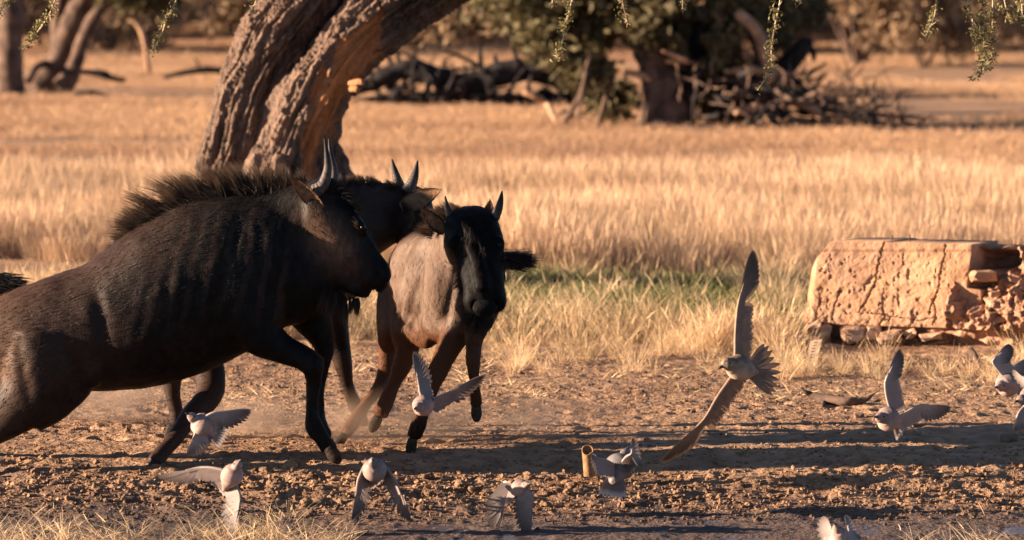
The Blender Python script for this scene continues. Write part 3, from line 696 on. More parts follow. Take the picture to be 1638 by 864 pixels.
m_rubble = mat('rubble_clay', (0.24, 0.12, 0.07), (0.36, 0.20, 0.125), 9, 0.95, 0.8, 50, bdist=0.02)
m_stone = mat('stone', (0.30, 0.17, 0.10), (0.48, 0.31, 0.20), 9, 0.9, 0.6, 60, bdist=0.01)
wall = thing('ruined_wall', tuple(P(1450, 530, 31.8)[:2]) + (0.0,), 'crumbling clay plastered wall with cracks and a broken right end', 'wall')
CR = [np.array(c, float) for c in ([(1420, 384), (1412, 405), (1402, 440), (1400, 455), (1388, 478), (1375, 500)], [(1515, 392), (1508, 430), (1503, 465), (1490, 492), (1488, 502)], [(1415, 460), (1412, 490), (1416, 512)],
                                   [(1312, 480), (1308, 500), (1306, 520)], [(1492, 480), (1500, 500), (1494, 520)], [(1520, 455), (1524, 490), (1520, 515)], [(1526, 500), (1545, 505), (1560, 490)], [(1345, 460), (1336, 490), (1332, 512)], [(1395, 500), (1470, 512), (1500, 508)])]
def seg_dist(X, Y, c, wob=2.0):
    q = np.stack((X * .08, Y * .08, X * 0 + c[0, 0]), -1); X = X + wob * fbm(q, 3) + 2.5 * fbm(q * 4, 2); Y = Y + wob * fbm(q + 9, 3) + 2.0 * fbm(q * 4 + 5, 2)
    best = np.full(X.shape, 1e9)
    for a, b in zip(c[:-1], c[1:]):
        d = b - a; t = np.clip(((X - a[0]) * d[0] + (Y - a[1]) * d[1]) / (d @ d), 0, 1)
        best = np.minimum(best, np.hypot(X - a[0] - t * d[0], Y - a[1] - t * d[1]))
    return best
def wall_disp(X, Y):
    q = np.stack((X * .02, Y * .02, X * 0), -1)
    h = 0.018 * fbm(q * 1.4, 3) + 0.006 * fbm(q * 6, 3, .6)
    pit = fbm(np.stack((X * .13, Y * .09, X * 0 + 5), -1), 3, .55)
    zone = sstep(395, 425, Y) * (0.4 + 0.6 * (X < 1500)) * sstep(1300, 1320, X)
    h -= 0.010 * sstep(0.30, 0.46, pit) * zone + 0.003 * sstep(0.1, .4, fbm(q * 10 + 30, 3)) * zone
    for i, c in enumerate(CR):
        h -= (0.05 if i < 2 else 0.022) * sstep(1.6 if i < 2 else 1.1, 0.3, seg_dist(X, Y, c))
    h += 0.010 * sstep(404, 398, Y)
    h -= 0.03 * sstep(1300, 1285, X - (515 - Y) * .1)
    return h
slab('plaster_face', ([0, .05, .2, .34, .6, .84, .92, 1], [1331, 1326, 1308, 1297, 1292, 1288, 1282, 1277]), ([0, .28, .30, .52, .54, .8, .82, 1], [1556, 1552, 1551, 1549, 1572, 1570, 1560, 1540]),
     ([1280, 1330, 1420, 1425, 1560, 1700], [386, 386, 386, 388, 391, 394]), ([1280, 1350, 1450, 1600], [516, 520, 523, 528]), wall_d, 0.42, wall_disp, m_plaster, 260, 130, wall)
def rub(X, Y):
    q = np.stack((X * .03, Y * .03, X * 0 + 3), -1)
    h = 0.12 * fbm(q, 4, .55) + 0.018 * fbm(q * 4, 3, .6) + 0.05 * sstep(-.04, .04, fbm(q * 1.6 + 8, 2)) + 0.03 * sstep(-.03, .03, fbm(q * 3.1 + 18, 2)) + 0.16 * sstep(430, 520, Y) - 0.02
    h -= 0.30 * np.exp(-((X - 1590) / 34) ** 4 - ((Y - 412) / 17) ** 4)
    return h
slab('broken_core', ([0, 1], [1542, 1532]), ([0, 1], [1800, 1800]), ([1540, 1620, 1640, 1800], [394, 396, 391, 396]), ([1530, 1640, 1800], [528, 534, 540]), lambda X: wall_d(X) + 0.10, 0.3, rub, m_rubble, 150, 90, wall)
slab('footing', ([0, 1], [1288, 1292]), ([0, 1], [1700, 1700]), ([1290, 1700], [517, 528]), ([1290, 1700], [548, 565]), lambda X: wall_d(X) + 0.05, 0.35,
     lambda X, Y: 0.05 * fbm(np.stack((X * .05, Y * .06, X * 0), -1), 3, .6), m_rubble, 160, 24, wall)
STN = []
def lump_mesh(name, cx, cy, d, rx, rz, ry, seed, box=0.5, rough=0.12, ang=0.0, sub=2):
    iv, it = ico_n(sub)
    V = np.sign(iv) * np.abs(iv) ** (1 - box * 0.6); V /= np.max(np.abs(V), axis=1)[:, None] ** (box)
    V = V * (1 + rough * fbm(iv * 1.7 + seed * 3.3, 2, .6)[:, None] * 3)
    V = V * np.array((M(rx, d), ry, M(rz, d)))
    c, s = math.cos(ang), math.sin(ang); X = V[:, 0] * c - V[:, 2] * s; Z = V[:, 0] * s + V[:, 2] * c; V[:, 0] = X; V[:, 2] = Z
    return mesh_np(name, V + P(cx, cy, d), None, it, None, False)
for i, (cx_, cy_, rx, rz, an, dd) in enumerate(((1308, 536, 20, 20, 0, -.05), (1364, 535, 18, 14, .1, -.06), (1397, 532, 14, 13, 0, 0), (1424, 540, 18, 11, .15, -.1), (1300, 524, 13, 7, 0.4, -.12), (1488, 538, 17, 7, .1, -.02), (1345, 556, 24, 6, -.1, -.12), (1455, 534, 10, 8, .5, .03))):
    child('stone', lump_mesh('stone', cx_, cy_, wall_d(cx_) + dd, rx, rz * .85, 0.10, i, .75, .13, an), m_stone, wall)
for i, (cx_, cy_, rx, rz, dd) in enumerate(((1572, 441, 20, 9, -.05), (1590, 470, 9, 6, .02), (1622, 446, 12, 6, .02), (1596, 510, 14, 6, -.06), (1630, 492, 11, 6, 0))):
    child('block', lump_mesh('block', cx_, cy_, wall_d(cx_) + dd + .05, rx, rz, 0.09, i + 30, .75, .14, .3 * math.sin(i * 2.3)), m_rubble if i > 0 else m_plaster, wall)
m_rust = mat('rusty_iron', (0.06, 0.03, 0.02), (0.12, 0.06, 0.03), 60, 0.8, 0)
for (a, b, l) in ((1427, 377, 11), (1455, 375, 12), (1619, 384, 12)):
    V, Q, T = loft(rowsP([(a, b + l, wall_d(a) + .15, 1.2), (a, b, wall_d(a) + .15, 1.1)]), 6, 3, up=(0, 1, 0)); child('iron_rod', mesh_np('iron_rod', V, Q, T), m_rust, wall)

# perforated post leaning at the wall's left foot
post = thing('perforated_post', tuple(P(1297, 603, 30.2)[:2]) + (0.0,), 'short pale perforated metal post leaning at the left foot of the wall', 'post')
m_post = mat('pale_metal', (0.30, 0.20, 0.13), (0.40, 0.28, 0.19), 20, 0.6, 0.2, 80)
def post_piece():
    # a flat strip with round-cornered holes: grid of cells with some left open
    a = P(1306, 545, 29.9); b = P(1292, 604, 29.3); ax = b - a; Lh = np.linalg.norm(ax); ax /= Lh; sd = np.array((.72, -.66, .0)); sd -= ax * (sd @ ax); sd /= np.linalg.norm(sd); nn = np.cross(sd, ax)
    wv_ = np.array([-.034, -.012, .012, .034]); hs = [0]; hole = []
    while hs[-1] < Lh: hs.append(hs[-1] + .03); hole.append(0); hs.append(hs[-1] + .022); hole.append(1)
    hs = np.array(hs); V = []; Q = []
    for s in (0, 1):
        for h in hs:
            for w_ in wv_: V.append(a + ax * h + sd * w_ + nn * (0.008 * (s - .5)))
    n = len(hs) * 4
    for i in range(len(hs) - 1):
        for j in range(3):
            p = i * 4 + j
            if j == 1 and hole[i]:
                for (x0, x1) in ((p, p + 1), (p + 1, p + 5), (p + 5, p + 4), (p + 4, p)): Q.append((x0, x1, x1 + n, x0 + n))
                continue
            Q.append((p, p + 1, p + 5, p + 4)); Q.append((p + n, p + 4 + n, p + 5 + n, p + 1 + n))
    for i in range(len(hs) - 1): Q.append((i * 4, i * 4 + 4, i * 4 + 4 + n, i * 4 + n)); Q.append((i * 4 + 3, i * 4 + 3 + n, i * 4 + 7 + n, i * 4 + 7))
    return mesh_np('strip', V, Q, None, None, False)
child('strip', post_piece(), m_post, post)

# driftwood, pipe stub, stones
t = thing('dead_log', tuple(P(1345, 640, 28.0)[:2]) + (0.0,), 'small dark forked dead log lying on the soil below the wall', 'log')
V, Q, T = tube_rows(rowsP([(1308, 638, 27.35, 8), (1322, 639, 27.3, 9), (1350, 642, 27.2, 7.5), (1378, 640, 27.2, 6), (1392, 634, 27.2, 4.5), (1404, 625, 27.2, 2)]), 18, 60, 0.012, 3, 14); child('stem', mesh_np('stem', V, Q, T), m_bark_far, t)
V, Q, T = tube_rows(rowsP([(1318, 638, 27.35, 8), (1300, 633, 27.4, 6), (1288, 627, 27.4, 4.5), (1281, 620, 27.4, 1.5)]), 12, 30, 0.01, 6, 14); child('fork', mesh_np('fork', V, Q, T), m_bark_far, t)
V, Q, T = tube_rows(rowsP([(1318, 643, 27.3, 5), (1316, 652, 27.1, 3)]), 10, 10, 0.006, 6, 14); child('fork', mesh_np('fork', V, Q, T), m_bark_far, t)
t = thing('dead_stick', tuple(P(1562, 590, 29.5)[:2]) + (0.0,), 'short dark stick leaning in the dry grass below the broken wall end', 'stick')
V, Q, T = tube_rows(rowsP([(1553, 562, 29.7, 6), (1560, 572, 29.6, 6), (1568, 588, 29.5, 4), (1573, 598, 29.5, 2)]), 12, 24, 0.01, 6, 14); child('stem', mesh_np('stem', V, Q, T), m_bark_far, t)
pipe = thing('pipe_stub', tuple(P(940, 750, 24.05)[:2]) + (0.0,), 'short open ended ochre pipe stub standing upright in the soil', 'pipe')
m_pipe = mat('ochre_pipe', (0.17, 0.085, 0.036), (0.26, 0.14, 0.062), 30, 0.8, 0.5, 60, bdist=0.004)
d0 = 24.1; rows = []
C0, C1 = P(940, 718, d0), P(943, 762, d0); g = Geo(); n = 28; ph = np.linspace(0, 2 * np.pi, n, endpoint=False); rr_ = M(9.5, d0)
ax = (C1 - C0); ax /= np.linalg.norm(ax)
prof = [(0.0, .80), (0.0, 1.0), (.02, 1.02), (.3, .98), (1.0, .98)]
Vs = []
for tt_, k_ in [(1.0, .7)] + prof[:1] + prof[1:]:
    ce = C0 + (C1 - C0) * tt_; tilt = 0.022 if tt_ <= 0.02 else 0.0
    for p_ in ph: Vs.append(ce + np.array((math.cos(p_) * rr_ * k_, math.sin(p_) * rr_ * k_, tilt * math.sin(p_) + (0.006 * vnoise(np.array([p_ * 1.5, tt_, 0])) if tt_ < .1 else 0))))
Q = [(i * n + j, i * n + (j + 1) % n, (i + 1) * n + (j + 1) % n, (i + 1) * n + j) for i in range(5) for j in range(n)]
child('tube', mesh_np('tube', Vs, Q), m_pipe, pipe)
m_dstone = mat('dark_stone', (0.10, 0.06, 0.045), (0.20, 0.12, 0.08), 20, 0.85, 0.4, 60, bdist=0.006)
for (cx_, cy_, d_, rx, rz, lab) in ((1614, 702, 25.3, 14, 8, 'flat dark stone in the long shadow at the right edge'), (1386, 687, 25.95, 13, 5, 'flat brown stone on the soil below the forked log'), (1374, 665, 26.6, 8, 5, 'small dark stone on the soil just under the forked log')):
    o = link('stone', lump_mesh('stone', cx_, cy_, d_, rx, rz, 0.035, cx_, .7, .06), m_dstone, label=lab, cat='stone')
# thin sticks on the ground
for i, (a, b, lab) in enumerate((((940, 722), (918, 735), 'short pale twig leaning beside the pipe stub'), ((730, 690), (760, 684), 'thin pale stick lying on the soil right of the calf'), ((1150, 690), (1100, 692), 'thin straw coloured stick lying on open soil behind the falcon'), ((1566, 805), (1576, 826), 'short dry stick standing at the water edge at lower right'))):
    if i in (0, 1): continue
    da = 20475 / (a[1] + 102) - .02; db = 20475 / (b[1] + 102) - .02
    if i == 3: da = db = 22.9
    V, Q, T = loft(rowsP([(a[0], a[1] - 1, da, 1.3), ((a[0] + b[0]) / 2, (a[1] + b[1]) / 2 - 2, (da + db) / 2, 1.3), (b[0], b[1] - 1, db, 1.0)]), 6, 8, up=(.1, -.9, .2)); link('dry_stick', mesh_np('dry_stick', V, Q, T), m_dead, label=lab, cat='stick')

# ------------------------------------------------------------------ animals
DG = None
def fuse(name, pieces, voxel=0.012, it=5):
    """join overlapping lofts into one continuous skin"""
    g = Geo()
    for V, Q, T in pieces: g.add(V, Q, T)
    me = g.mesh(name)
    o = bpy.data.objects.new('tmp', me); COL.objects.link(o)
    a = o.modifiers.new('r', 'REMESH'); a.mode = 'VOXEL'; a.voxel_size = voxel
    b = o.modifiers.new('s', 'SMOOTH'); b.factor = 0.6; b.iterations = it
    dg = bpy.context.evaluated_depsgraph_get(); ev = o.evaluated_get(dg)
    m2 = bpy.data.meshes.new_from_object(ev); m2.name = name
    bpy.data.objects.remove(o); bpy.data.meshes.remove(me)
    n = len(m2.polygons); m2.polygons.foreach_set('use_smooth', np.ones(n, bool))
    return m2
def verts(me):
    v = np.empty(len(me.vertices) * 3, np.float32); me.vertices.foreach_get('co', v); return v.reshape(-1, 3).astype(float)
def norms(me):
    v = np.empty(len(me.vertices) * 3, np.float32); me.vertex_normals.foreach_get('vector', v); return v.reshape(-1, 3).astype(float)
def set_attr(me, k, v):
    a = me.attributes.get(k) or me.attributes.new(k, 'FLOAT', 'POINT'); a.data.foreach_set('value', np.asarray(v, np.float32))
def coat_mat(name, dark1, dark2, brown, pale, rough=0.55, spec=0.10):
    m = mat(name, dark1, dark2, 22, rough, 0.35, 90, attr='mask', c3=brown, c4=pale, stretch=(1.5, 1.5, 0.5), bdist=0.004, spec=spec)
    return m
m_coat = coat_mat('dark_coat', (0.0035, 0.0028, 0.0026), (0.0085, 0.0062, 0.0055), (0.072, 0.038, 0.026), (0.19, 0.105, 0.065))
m_coat3 = coat_mat('calf_coat', (0.0035, 0.0028, 0.0026), (0.0085, 0.006, 0.005), (0.10, 0.042, 0.021), (0.14, 0.098, 0.076), spec=0.04)
m_hair = mat('mane_hair', (0.010, 0.007, 0.006), (0.022, 0.015, 0.012), 30, 0.6, 0, attr='tint', c3=(0.24, 0.14, 0.08), transl=0.35, spec=0.2)
m_hairblack = mat('tail_hair', (0.008, 0.007, 0.007), (0.016, 0.012, 0.012), 30, 0.5, 0, attr='tint', c3=(0.035, 0.022, 0.016), transl=0.1, spec=0.3)
m_horn = mat('horn', (0.05, 0.036, 0.031), (0.10, 0.074, 0.064), 40, 0.55, 0.3, 120, bdist=0.002, attr='mask', c3=(0.02, 0.015, 0.013), spec=0.14)
m_hoof = mat('hoof', (0.02, 0.015, 0.012), (0.05, 0.035, 0.025), 40, 0.8, 0.3, 80, spec=0.04)
m_eye = mat('eye', (0.004, 0.003, 0.003), (0.008, 0.006, 0.005), 10, 0.25, 0, spec=0.15)
m_nose = mat('nose', (0.004, 0.0035, 0.0035), (0.009, 0.007, 0.007), 40, 0.7, 0.4, 120, spec=0.06)
m_earin = mat('ear', (0.20, 0.10, 0.05), (0.36, 0.20, 0.11), 40, 0.85, 0.3, 100, attr='mask', c3=(0.05, 0.03, 0.02), transl=0.4)

def limb_piece(pts, n=16, up=(0.1, -0.95, 0.15)):
    return loft(rowsP(pts), n, max(14, 6 * len(pts)), up=up)
def hoof(root, px, py, d, ang, ln=26, w=13, name='hoof'):
    """cloven hoof: two toes side by side, pointing along angle ang (0 = right, 90 = down)"""
    g = Geo(); a = math.radians(ang); dx, dy = math.cos(a), math.sin(a)
    for s in (-1, 1):
        dd = d + s * 0.014
        rows = rowsP([(px - dx * ln * .45, py - dy * ln * .45, d + s * .008, w * .50, w * .62), (px, py, dd, w * .55, w * .75), (px + dx * ln * .3, py + dy * ln * .3, dd + s * .003, w * .48, w * .66), (px + dx * ln * .55, py + dy * ln * .55, dd + s * .002, w * .25, w * .34)])
        V, Q, T = loft(rows, 14, 14, up=(-dy, 0.0, dx) if abs(dy) < .3 else (0.9, 0, 0.1)); g.add(V, Q, T)
    return child(name, g.mesh(name), m_hoof, root)
def horn(root, pts, n=18):
    rows = rowsP(pts); V, Q, T = loft(rows, n, 50, up=(.1, -.9, .2))
    k = np.repeat(np.linspace(0, 1, 50), n); R = smooth_path(rows, 50); C = np.repeat(R[:, :3], n, 0)
    V[:len(C)] += (V[:len(C)] - C) * (0.055 * np.sin(k * 60) * (1 - k) ** 1.5)[:, None]
    mk = np.ones(len(V)); mk[:len(k)] = sstep(.25, .9, k)
    return child('horn', mesh_np('horn', V, Q, T, {'mask': mk}), m_horn, root)
def ear(root, base, tip, wid, d0_, d1_, face=(-0.3, -0.9, 0.1), curl=0.35, fringe=True):
    """cupped leaf shaped ear between base and tip"""
    A = P(*base, d0_); B = P(*tip, d1_); ax = B - A; L = np.linalg.norm(ax); ax /= L; sd = np.cross(ax, face); sd /= np.linalg.norm(sd); nn = np.cross(sd, ax)
    nu, nv = 26, 15; u = np.linspace(0, 1, nu)[:, None]; v = np.linspace(-1, 1, nv)[None]
    W = M(wid, d0_) * 0.5 * (np.sin(np.pi * np.clip(u * 0.93 + 0.07, 0, 1) ** 0.8) ** .75) * (0.98 + .0 * u)
    C = A + ax * (u[..., None] * L)
    th = v * 1.15
    V1 = C + sd * (W * np.sin(th) / math.sin(1.15))[..., None] - nn * (W * (np.cos(th) - .4) * curl * 2)[..., None]
    V2 = V1 - nn * 0.005
    V = np.vstack((V1.reshape(-1, 3), V2.reshape(-1, 3))); i = np.arange(nu - 1)[:, None] * nv + np.arange(nv - 1)[None]; n = nu * nv
    Q = [np.stack((i, i + 1, i + nv + 1, i + nv), -1).reshape(-1, 4), np.stack((i + n, i + n + nv, i + n + nv + 1, i + n + 1), -1).reshape(-1, 4)]
    a = np.arange(nu - 1) * nv; Q += [np.stack((a, a + nv, a + nv + n, a + n), -1), np.stack((a + nv - 1, a + nv - 1 + n, a + 2 * nv - 1 + n, a + 2 * nv - 1), -1)]
    mk = np.concatenate((np.tile((np.abs(v) > .8) * 1.0, (nu, 1)).ravel() * .8, np.full(n, .55)))
    e = child('ear', mesh_np('ear', V, np.concatenate(Q), None, {'mask': mk}), m_earin, root)
    if fringe:
        idx = rng.integers(0, nu, 220); sgn = rng.choice([0, nv - 1], 220); rt = V1[idx, sgn] + rng.normal(size=(220, 3)) * .002
        dv = sd * np.where(sgn == 0, -1, 1)[:, None] * -0.4 + ax * .8 + rng.normal(size=(220, 3)) * .25 + nn * .2
        Vv, Qq, Tt, at, tt = strands(rt, dv, rng.uniform(.01, .026, 220), np.full(220, .0018), dv * 0, 2)
        h = child('fringe', Geo_from(Vv, Qq, Tt, tint=tt * .4), m_hair, e)
    return e
def Geo_from(V, Q, T, **a):
    g = Geo(); g.add(V, Q, T, **a); return g.mesh('hair')
def mane(root, name, pts, dirs, lens, d, n=2600, spread=0.02, width=0.0028, tipcol=0.9, m=None, clump=70, bendv=(-0.3, 0, -0.1), seed=1, label=None):
    """pts: px,py along the crest; dirs: screen angle (degrees, 90 = up, 180 = left) per point; lens in px"""
    r = np.random.default_rng(seed); K = clump
    tc = np.sort(r.random(K)); ci = r.integers(0, K, n)
    t = np.clip(tc[ci] + r.normal(size=n) * 0.0042, 0, 1)
    pp = smooth_path(pts, 200); ii_ = (t * 199).astype(int)
    dpt = np.interp(t, np.linspace(0, 1, len(d)), d) if hasattr(d, '__len__') else np.full(n, d)
    base = np.array([P(pp[i, 0], pp[i, 1], q) for i, q in zip(ii_, dpt)])
    base[:, 1] += r.normal(size=n) * spread; base[:, 2] += -np.abs(r.normal(size=n)) * .012
    ang = np.radians(np.interp(t, np.linspace(0, 1, len(dirs)), dirs) + (r.normal(size=K) * 11)[ci] + r.normal(size=n) * 7)
    ln = M(np.interp(t, np.linspace(0, 1, len(lens)), lens), 24.6) * (0.55 + 0.6 * r.random(K))[ci] * (0.7 + .35 * r.random(n))
    dv = np.stack((np.cos(ang), r.normal(size=n) * .10 + (r.normal(size=K) * .22)[ci], np.sin(ang)), -1)
    V, Q, T, at, tt = strands(base, dv, ln, width * (.7 + .6 * r.random(n)), np.array(bendv)[None] * ln[:, None], 5, side=r.normal(size=(n, 3)) * .5 + np.array((0, 1, 0)), r=r)
    tint = np.clip((tt - .35) * 1.5, 0, 1) * tipcol * (0.5 + .5 * at)
    return child(name, Geo_from(V, Q, T, tint=tint), m or m_hair, root, label=label)
def fur(root, me, n, length, width, tintf, m, seed, dirf, lift=0.35):
    """short coat hairs lying along dirf over the skin"""
    r = np.random.default_rng(seed); v = verts(me); nn = norms(me); i = r.integers(0, len(v), n)
    b = v[i] + r.normal(size=(n, 3)) * .005 - nn[i] * .001; k = nn[i][:, 1] < 0.45; b, nm = b[k], nn[i][k]; n = len(b)
    dv = dirf(b); dv = dv - nm * (dv * nm).sum(1)[:, None]; dv /= np.linalg.norm(dv, axis=1)[:, None] + 1e-6
    dv = dv + nm * lift + r.normal(size=(n, 3)) * .13
    V, Q, T, at, tt = strands(b, dv, length * (.5 + .8 * r.random(n)), np.full(n, width), -nm * length * .25, 2, side=nm, r=r)
    g = Geo(); a = tintf(b); at2 = {k2: np.repeat(v2, 5) for k2, v2 in a.items()}; g.add(V, Q, T, **at2)
    return child('coat_hair', g.mesh('coat_hair'), m, root, kind='stuff')

# ---- front wildebeest
A = 24.5
w1 = thing('wildebeest', tuple(P(300, 733, A)[:2]) + (0.0,), 'large dark wildebeest lunging right in front, brown rump, near foreleg planted', 'wildebeest')
torso = loft(rowsP([(-42, 575, A, 40, 42), (-8, 555, A, 66, 68), (45, 543, A, 78, 84), (110, 531, A, 82, 94), (170, 520, A, 86, 107), (225, 502, A, 92, 121), (285, 472, A, 94, 130), (340, 445, A, 90, 130), (400, 428, A, 84, 122), (455, 425, A, 74, 112), (505, 440, A, 60, 84), (540, 455, A, 40, 50)]), 40, 60)
neck = loft(rowsP([(370, 400, A, 64, 84), (420, 385, A, 58, 86), (460, 365, A - .02, 50, 76), (495, 345, A - .05, 42, 56), (520, 345, A - .08, 36, 46)]), 28, 30)
AH = A - .10
head = loft(rowsP([(500, 318, AH, 30, 26), (516, 345, AH, 36, 46), (538, 372, AH, 34, 47), (560, 400, AH, 28, 40), (582, 425, AH, 25, 32), (598, 443, AH, 27, 29), (606, 455, AH, 22, 22)]), 28, 40)
jaw = loft(rowsP([(505, 375, AH, 26, 28), (525, 410, AH, 24, 26), (550, 440, AH, 18, 22), (575, 462, AH, 16, 14), (590, 468, AH, 13, 9)]), 20, 24)
crest = loft(rowsP([(498, 306, AH, 24, 14), (520, 298, AH, 26, 16), (545, 306, AH, 22, 14)]), 16, 14)
brow = loft(rowsP([(560, 350, AH - .065, 8, 8), (574, 358, AH - .08, 9, 8), (584, 372, AH - .06, 7, 7)]), 10, 10)
thigh = limb_piece([(70, 535, A - .12, 62, 50), (66, 585, A - .14, 66, 44), (48, 628, A - .14, 55, 38), (14, 668, A - .15, 36, 28), (-22, 700, A - .17, 20, 17), (-55, 722, A - .2, 14), (-82, 742, A - .25, 13), (-100, 748, A - .25, 14)], 24)
gask = limb_piece([(100, 560, A - .10, 48, 46), (118, 600, A - .10, 36, 34), (85, 640, A - .12, 34, 30), (50, 670, A - .14, 26, 24)], 18)
thigh2 = limb_piece([(30, 560, A + .12, 60, 46), (10, 620, A + .14, 46, 36), (-30, 668, A + .15, 28, 24), (-70, 690, A + .16, 16), (-110, 700, A + .18, 13), (-150, 716, A + .2, 13)], 20)
stif = limb_piece([(125, 545, A - .16, 40, 30), (150, 585, A - .16, 26, 22), (140, 610, A - .13, 18, 18)], 14)
sh = limb_piece([(365, 380, A - .15, 56, 26), (385, 440, A - .17, 62, 30), (405, 500, A - .16, 54, 32), (420, 535, A - .15, 38, 30), (448, 556, A - .15, 25, 22), (478, 570, A - .15, 20), (498, 584, A - .15, 19), (502, 606, A - .15, 13.5), (500, 635, A - .15, 10.5), (499, 662, A - .15, 11.5), (503, 682, A - .15, 15), (516, 702, A - .16, 12.5), (526, 718, A - .16, 13.5)], 20)
sh2 = limb_piece([(470, 440, A + .14, 50, 28), (495, 500, A + .15, 34, 28), (512, 535, A + .15, 23), (519, 560, A + .15, 18), (515, 590, A + .15, 14), (508, 625, A + .15, 11.5), (505, 660, A + .15, 13), (512, 684, A + .15, 11.5), (520, 700, A + .15, 12.5)], 18)
me = fuse('body', [torso, neck, head, jaw, crest, brow, thigh, gask, thigh2, stif, sh, sh2, loft(rowsP([(489, 572, A - .155, 17, 16), (499, 584, A - .16, 20, 19), (502, 600, A - .155, 15, 15)]), 14, 12, up=(0, -1, .1))], 0.0105, 7)
v = verts(me); nn = norms(me); X, Y = px2(v)
# muscles, ribs, skin folds as relief
rel = 0.010 * fbm(v * 4.5, 3) + 0.004 * fbm(v * 14, 2)
ribs = np.sin((X + (Y - 480) * .25) * 0.235) * np.exp(-((X - 285) / 75) ** 2 - ((Y - 490) / 70) ** 2) * 0.0018
fold = -0.016 * np.exp(-((X - (365 - (Y - 420) * .25)) / 9.0) ** 2) * sstep(330, 380, Y) * sstep(560, 520, Y) - 0.018 * np.exp(-((X - (160 + (Y - 520) * .10)) / 12.0) ** 2) * sstep(450, 500, Y) * sstep(630, 600, Y)
fold -= 0.012 * np.exp(-((X - (28 + (Y - 560) * .2)) / 10) ** 2) * sstep(520, 560, Y) * sstep(660, 620, Y)
strp = 0.0014 * np.sin((X + (Y - 400) * .15 + 14 * fbm(v * 5, 2)) * 0.30) * sstep(330, 400, X) * sstep(500, 470, X) * sstep(320, 360, Y) * sstep(500, 440, Y)
nost = -0.018 * np.exp(-((X - 604) / 5.0) ** 2 - ((Y - 442) / 8.0) ** 2); mouth = -0.008 * np.exp(-((Y - (466 - (X - 600) * .2)) / 2.5) ** 2) * sstep(572, 582, X)
knee = 0.0
v2 = v + nn * (rel + ribs + fold + strp + nost + mouth)[:, None]; me.vertices.foreach_set('co', v2.astype(np.float32).ravel())
brown = np.clip(sstep(300, 0, X + (Y - 500) * .5) * (0.55 + 1.0 * fbm(v * 2.2 + 4, 3)) + 0.12 * (fbm(v * 5, 3) > .1) * sstep(420, 200, X), 0, 1)
lit_cheek = np.exp(-(((X - 527) * .8 + (Y - 385) * -.5) / 26) ** 2 - (((X - 527) * .5 + (Y - 385) * .8) / 48) ** 2)  # cheek painted paler where the sun falls on it
rumpale = np.exp(-((X - 5) / 26) ** 2 - ((Y - 560) / 60) ** 2) * .5
brow_ = np.clip(brown + 1.3 * lit_cheek * (0.75 + .6 * fbm(v * 30, 2)), 0, 1)
pale1 = np.clip(0.75 * lit_cheek * (0.4 + 1.8 * np.clip(fbm(v * np.array((60, 60, 20)), 3), 0, 1)) + rumpale, 0, .8)
stripe = sstep(.1, .7, np.sin((X + (Y - 400) * .22 + 30 * fbm(v * 3, 3)) * 0.22)) * sstep(215, 270, X) * sstep(490, 440, X) * sstep(325, 360, Y) * sstep(540, 480, Y)
set_attr(me, 'mask', np.clip(brow_ + .22 * stripe * (.4 + 1.2 * np.clip(.5 + fbm(v * 6, 3), 0, 1)), 0, 1)); set_attr(me, 'mask2', pale1)
V1_body = me
b1 = child('body', me, m_coat, w1)
def w1dir(b):
    X, Y = px2(b); d = np.zeros((len(b), 3)); d[:, 0] = -1.0 + 0.9 * sstep(380, 470, X); d[:, 2] = -.35 - .6 * sstep(580, 640, Y); hd = sstep(480, 520, X) * sstep(470, 440, Y); d[:, 0] += hd * 1.3; d[:, 2] -= hd * .8; return d
off1 = np.array(w1.location)
def worldmesh(me, root):
    m = me.copy(); v = verts(m) + np.array(root.location); m.vertices.foreach_set('co', v.astype(np.float32).ravel()); m.update(); return m
def w1tint(b):
    X, Y = px2(b); br = np.clip(sstep(300, 0, X + (Y - 500) * .5) * (0.55 + .9 * fbm(b * 2.2 + 4, 3)), 0, 1); ch = np.exp(-(((X - 527) * .8 + (Y - 385) * -.5) / 26) ** 2 - (((X - 527) * .5 + (Y - 385) * .8) / 48) ** 2)  # hair tint repeats the painted sunlit cheek
    return {'mask': np.clip(br + ch * 1.2, 0, 1), 'mask2': np.clip(ch * .6 * rng.random(len(b)), 0, 1)}
fur(w1, worldmesh(me, w1), 60000, 0.030, 0.0026, w1tint, m_coat, 3, w1dir, 0.08)
horn(w1, [(505, 305, AH - .07, 11), (517, 295, AH - .08, 9.5), (524, 272, AH - .085, 7), (523, 248, AH - .09, 4.6), (519, 222, AH - .10, 1.2)])
horn(w1, [(528, 300, AH + .06, 10), (534, 285, AH + .07, 8), (533, 265, AH + .08, 6), (529, 245, AH + .08, 4), (526, 222, AH + .085, 1.2)])
ear(w1, (514, 336), (464, 283), 27, AH - .09, AH - .13, face=(-0.45, -0.9, -0.1))
for o_ in ():
    pass
c = P(580, 364, AH - .092)
iv, it = ico_n(3); child('eye', mesh_np('eye', iv * 0.013 + c, None, it), m_eye, w1)
child('muzzle_pad', mesh_np('muzzle_pad', *(lambda r: (r[0], r[1], r[2]))(loft(rowsP([(600, 430, AH, 16, 8), (608, 440, AH, 21, 9), (610, 454, AH, 19, 9), (604, 464, AH, 13, 7)]), 18, 14))), m_nose, w1)
for (px, py, d, an) in ((533, 727, A - .17, 52), (525, 712, A + .15, 50), (-112, 752, A - .25, 160), (-165, 722, A + .2, 160)): hoof(w1, px, py, d, an, 30, 15)
crestp = [(186, 404), (215, 374), (250, 345), (300, 326), (350, 314), (400, 308), (450, 304), (498, 300)]
mane(w1, 'mane', crestp, [128, 135, 136, 126, 108, 98, 92, 100], [16, 38, 66, 74, 66, 60, 54, 34], A, 6500, 0.020, 0.0022, 1.0, seed=2, clump=80, bendv=(-.25, 0, -.10))
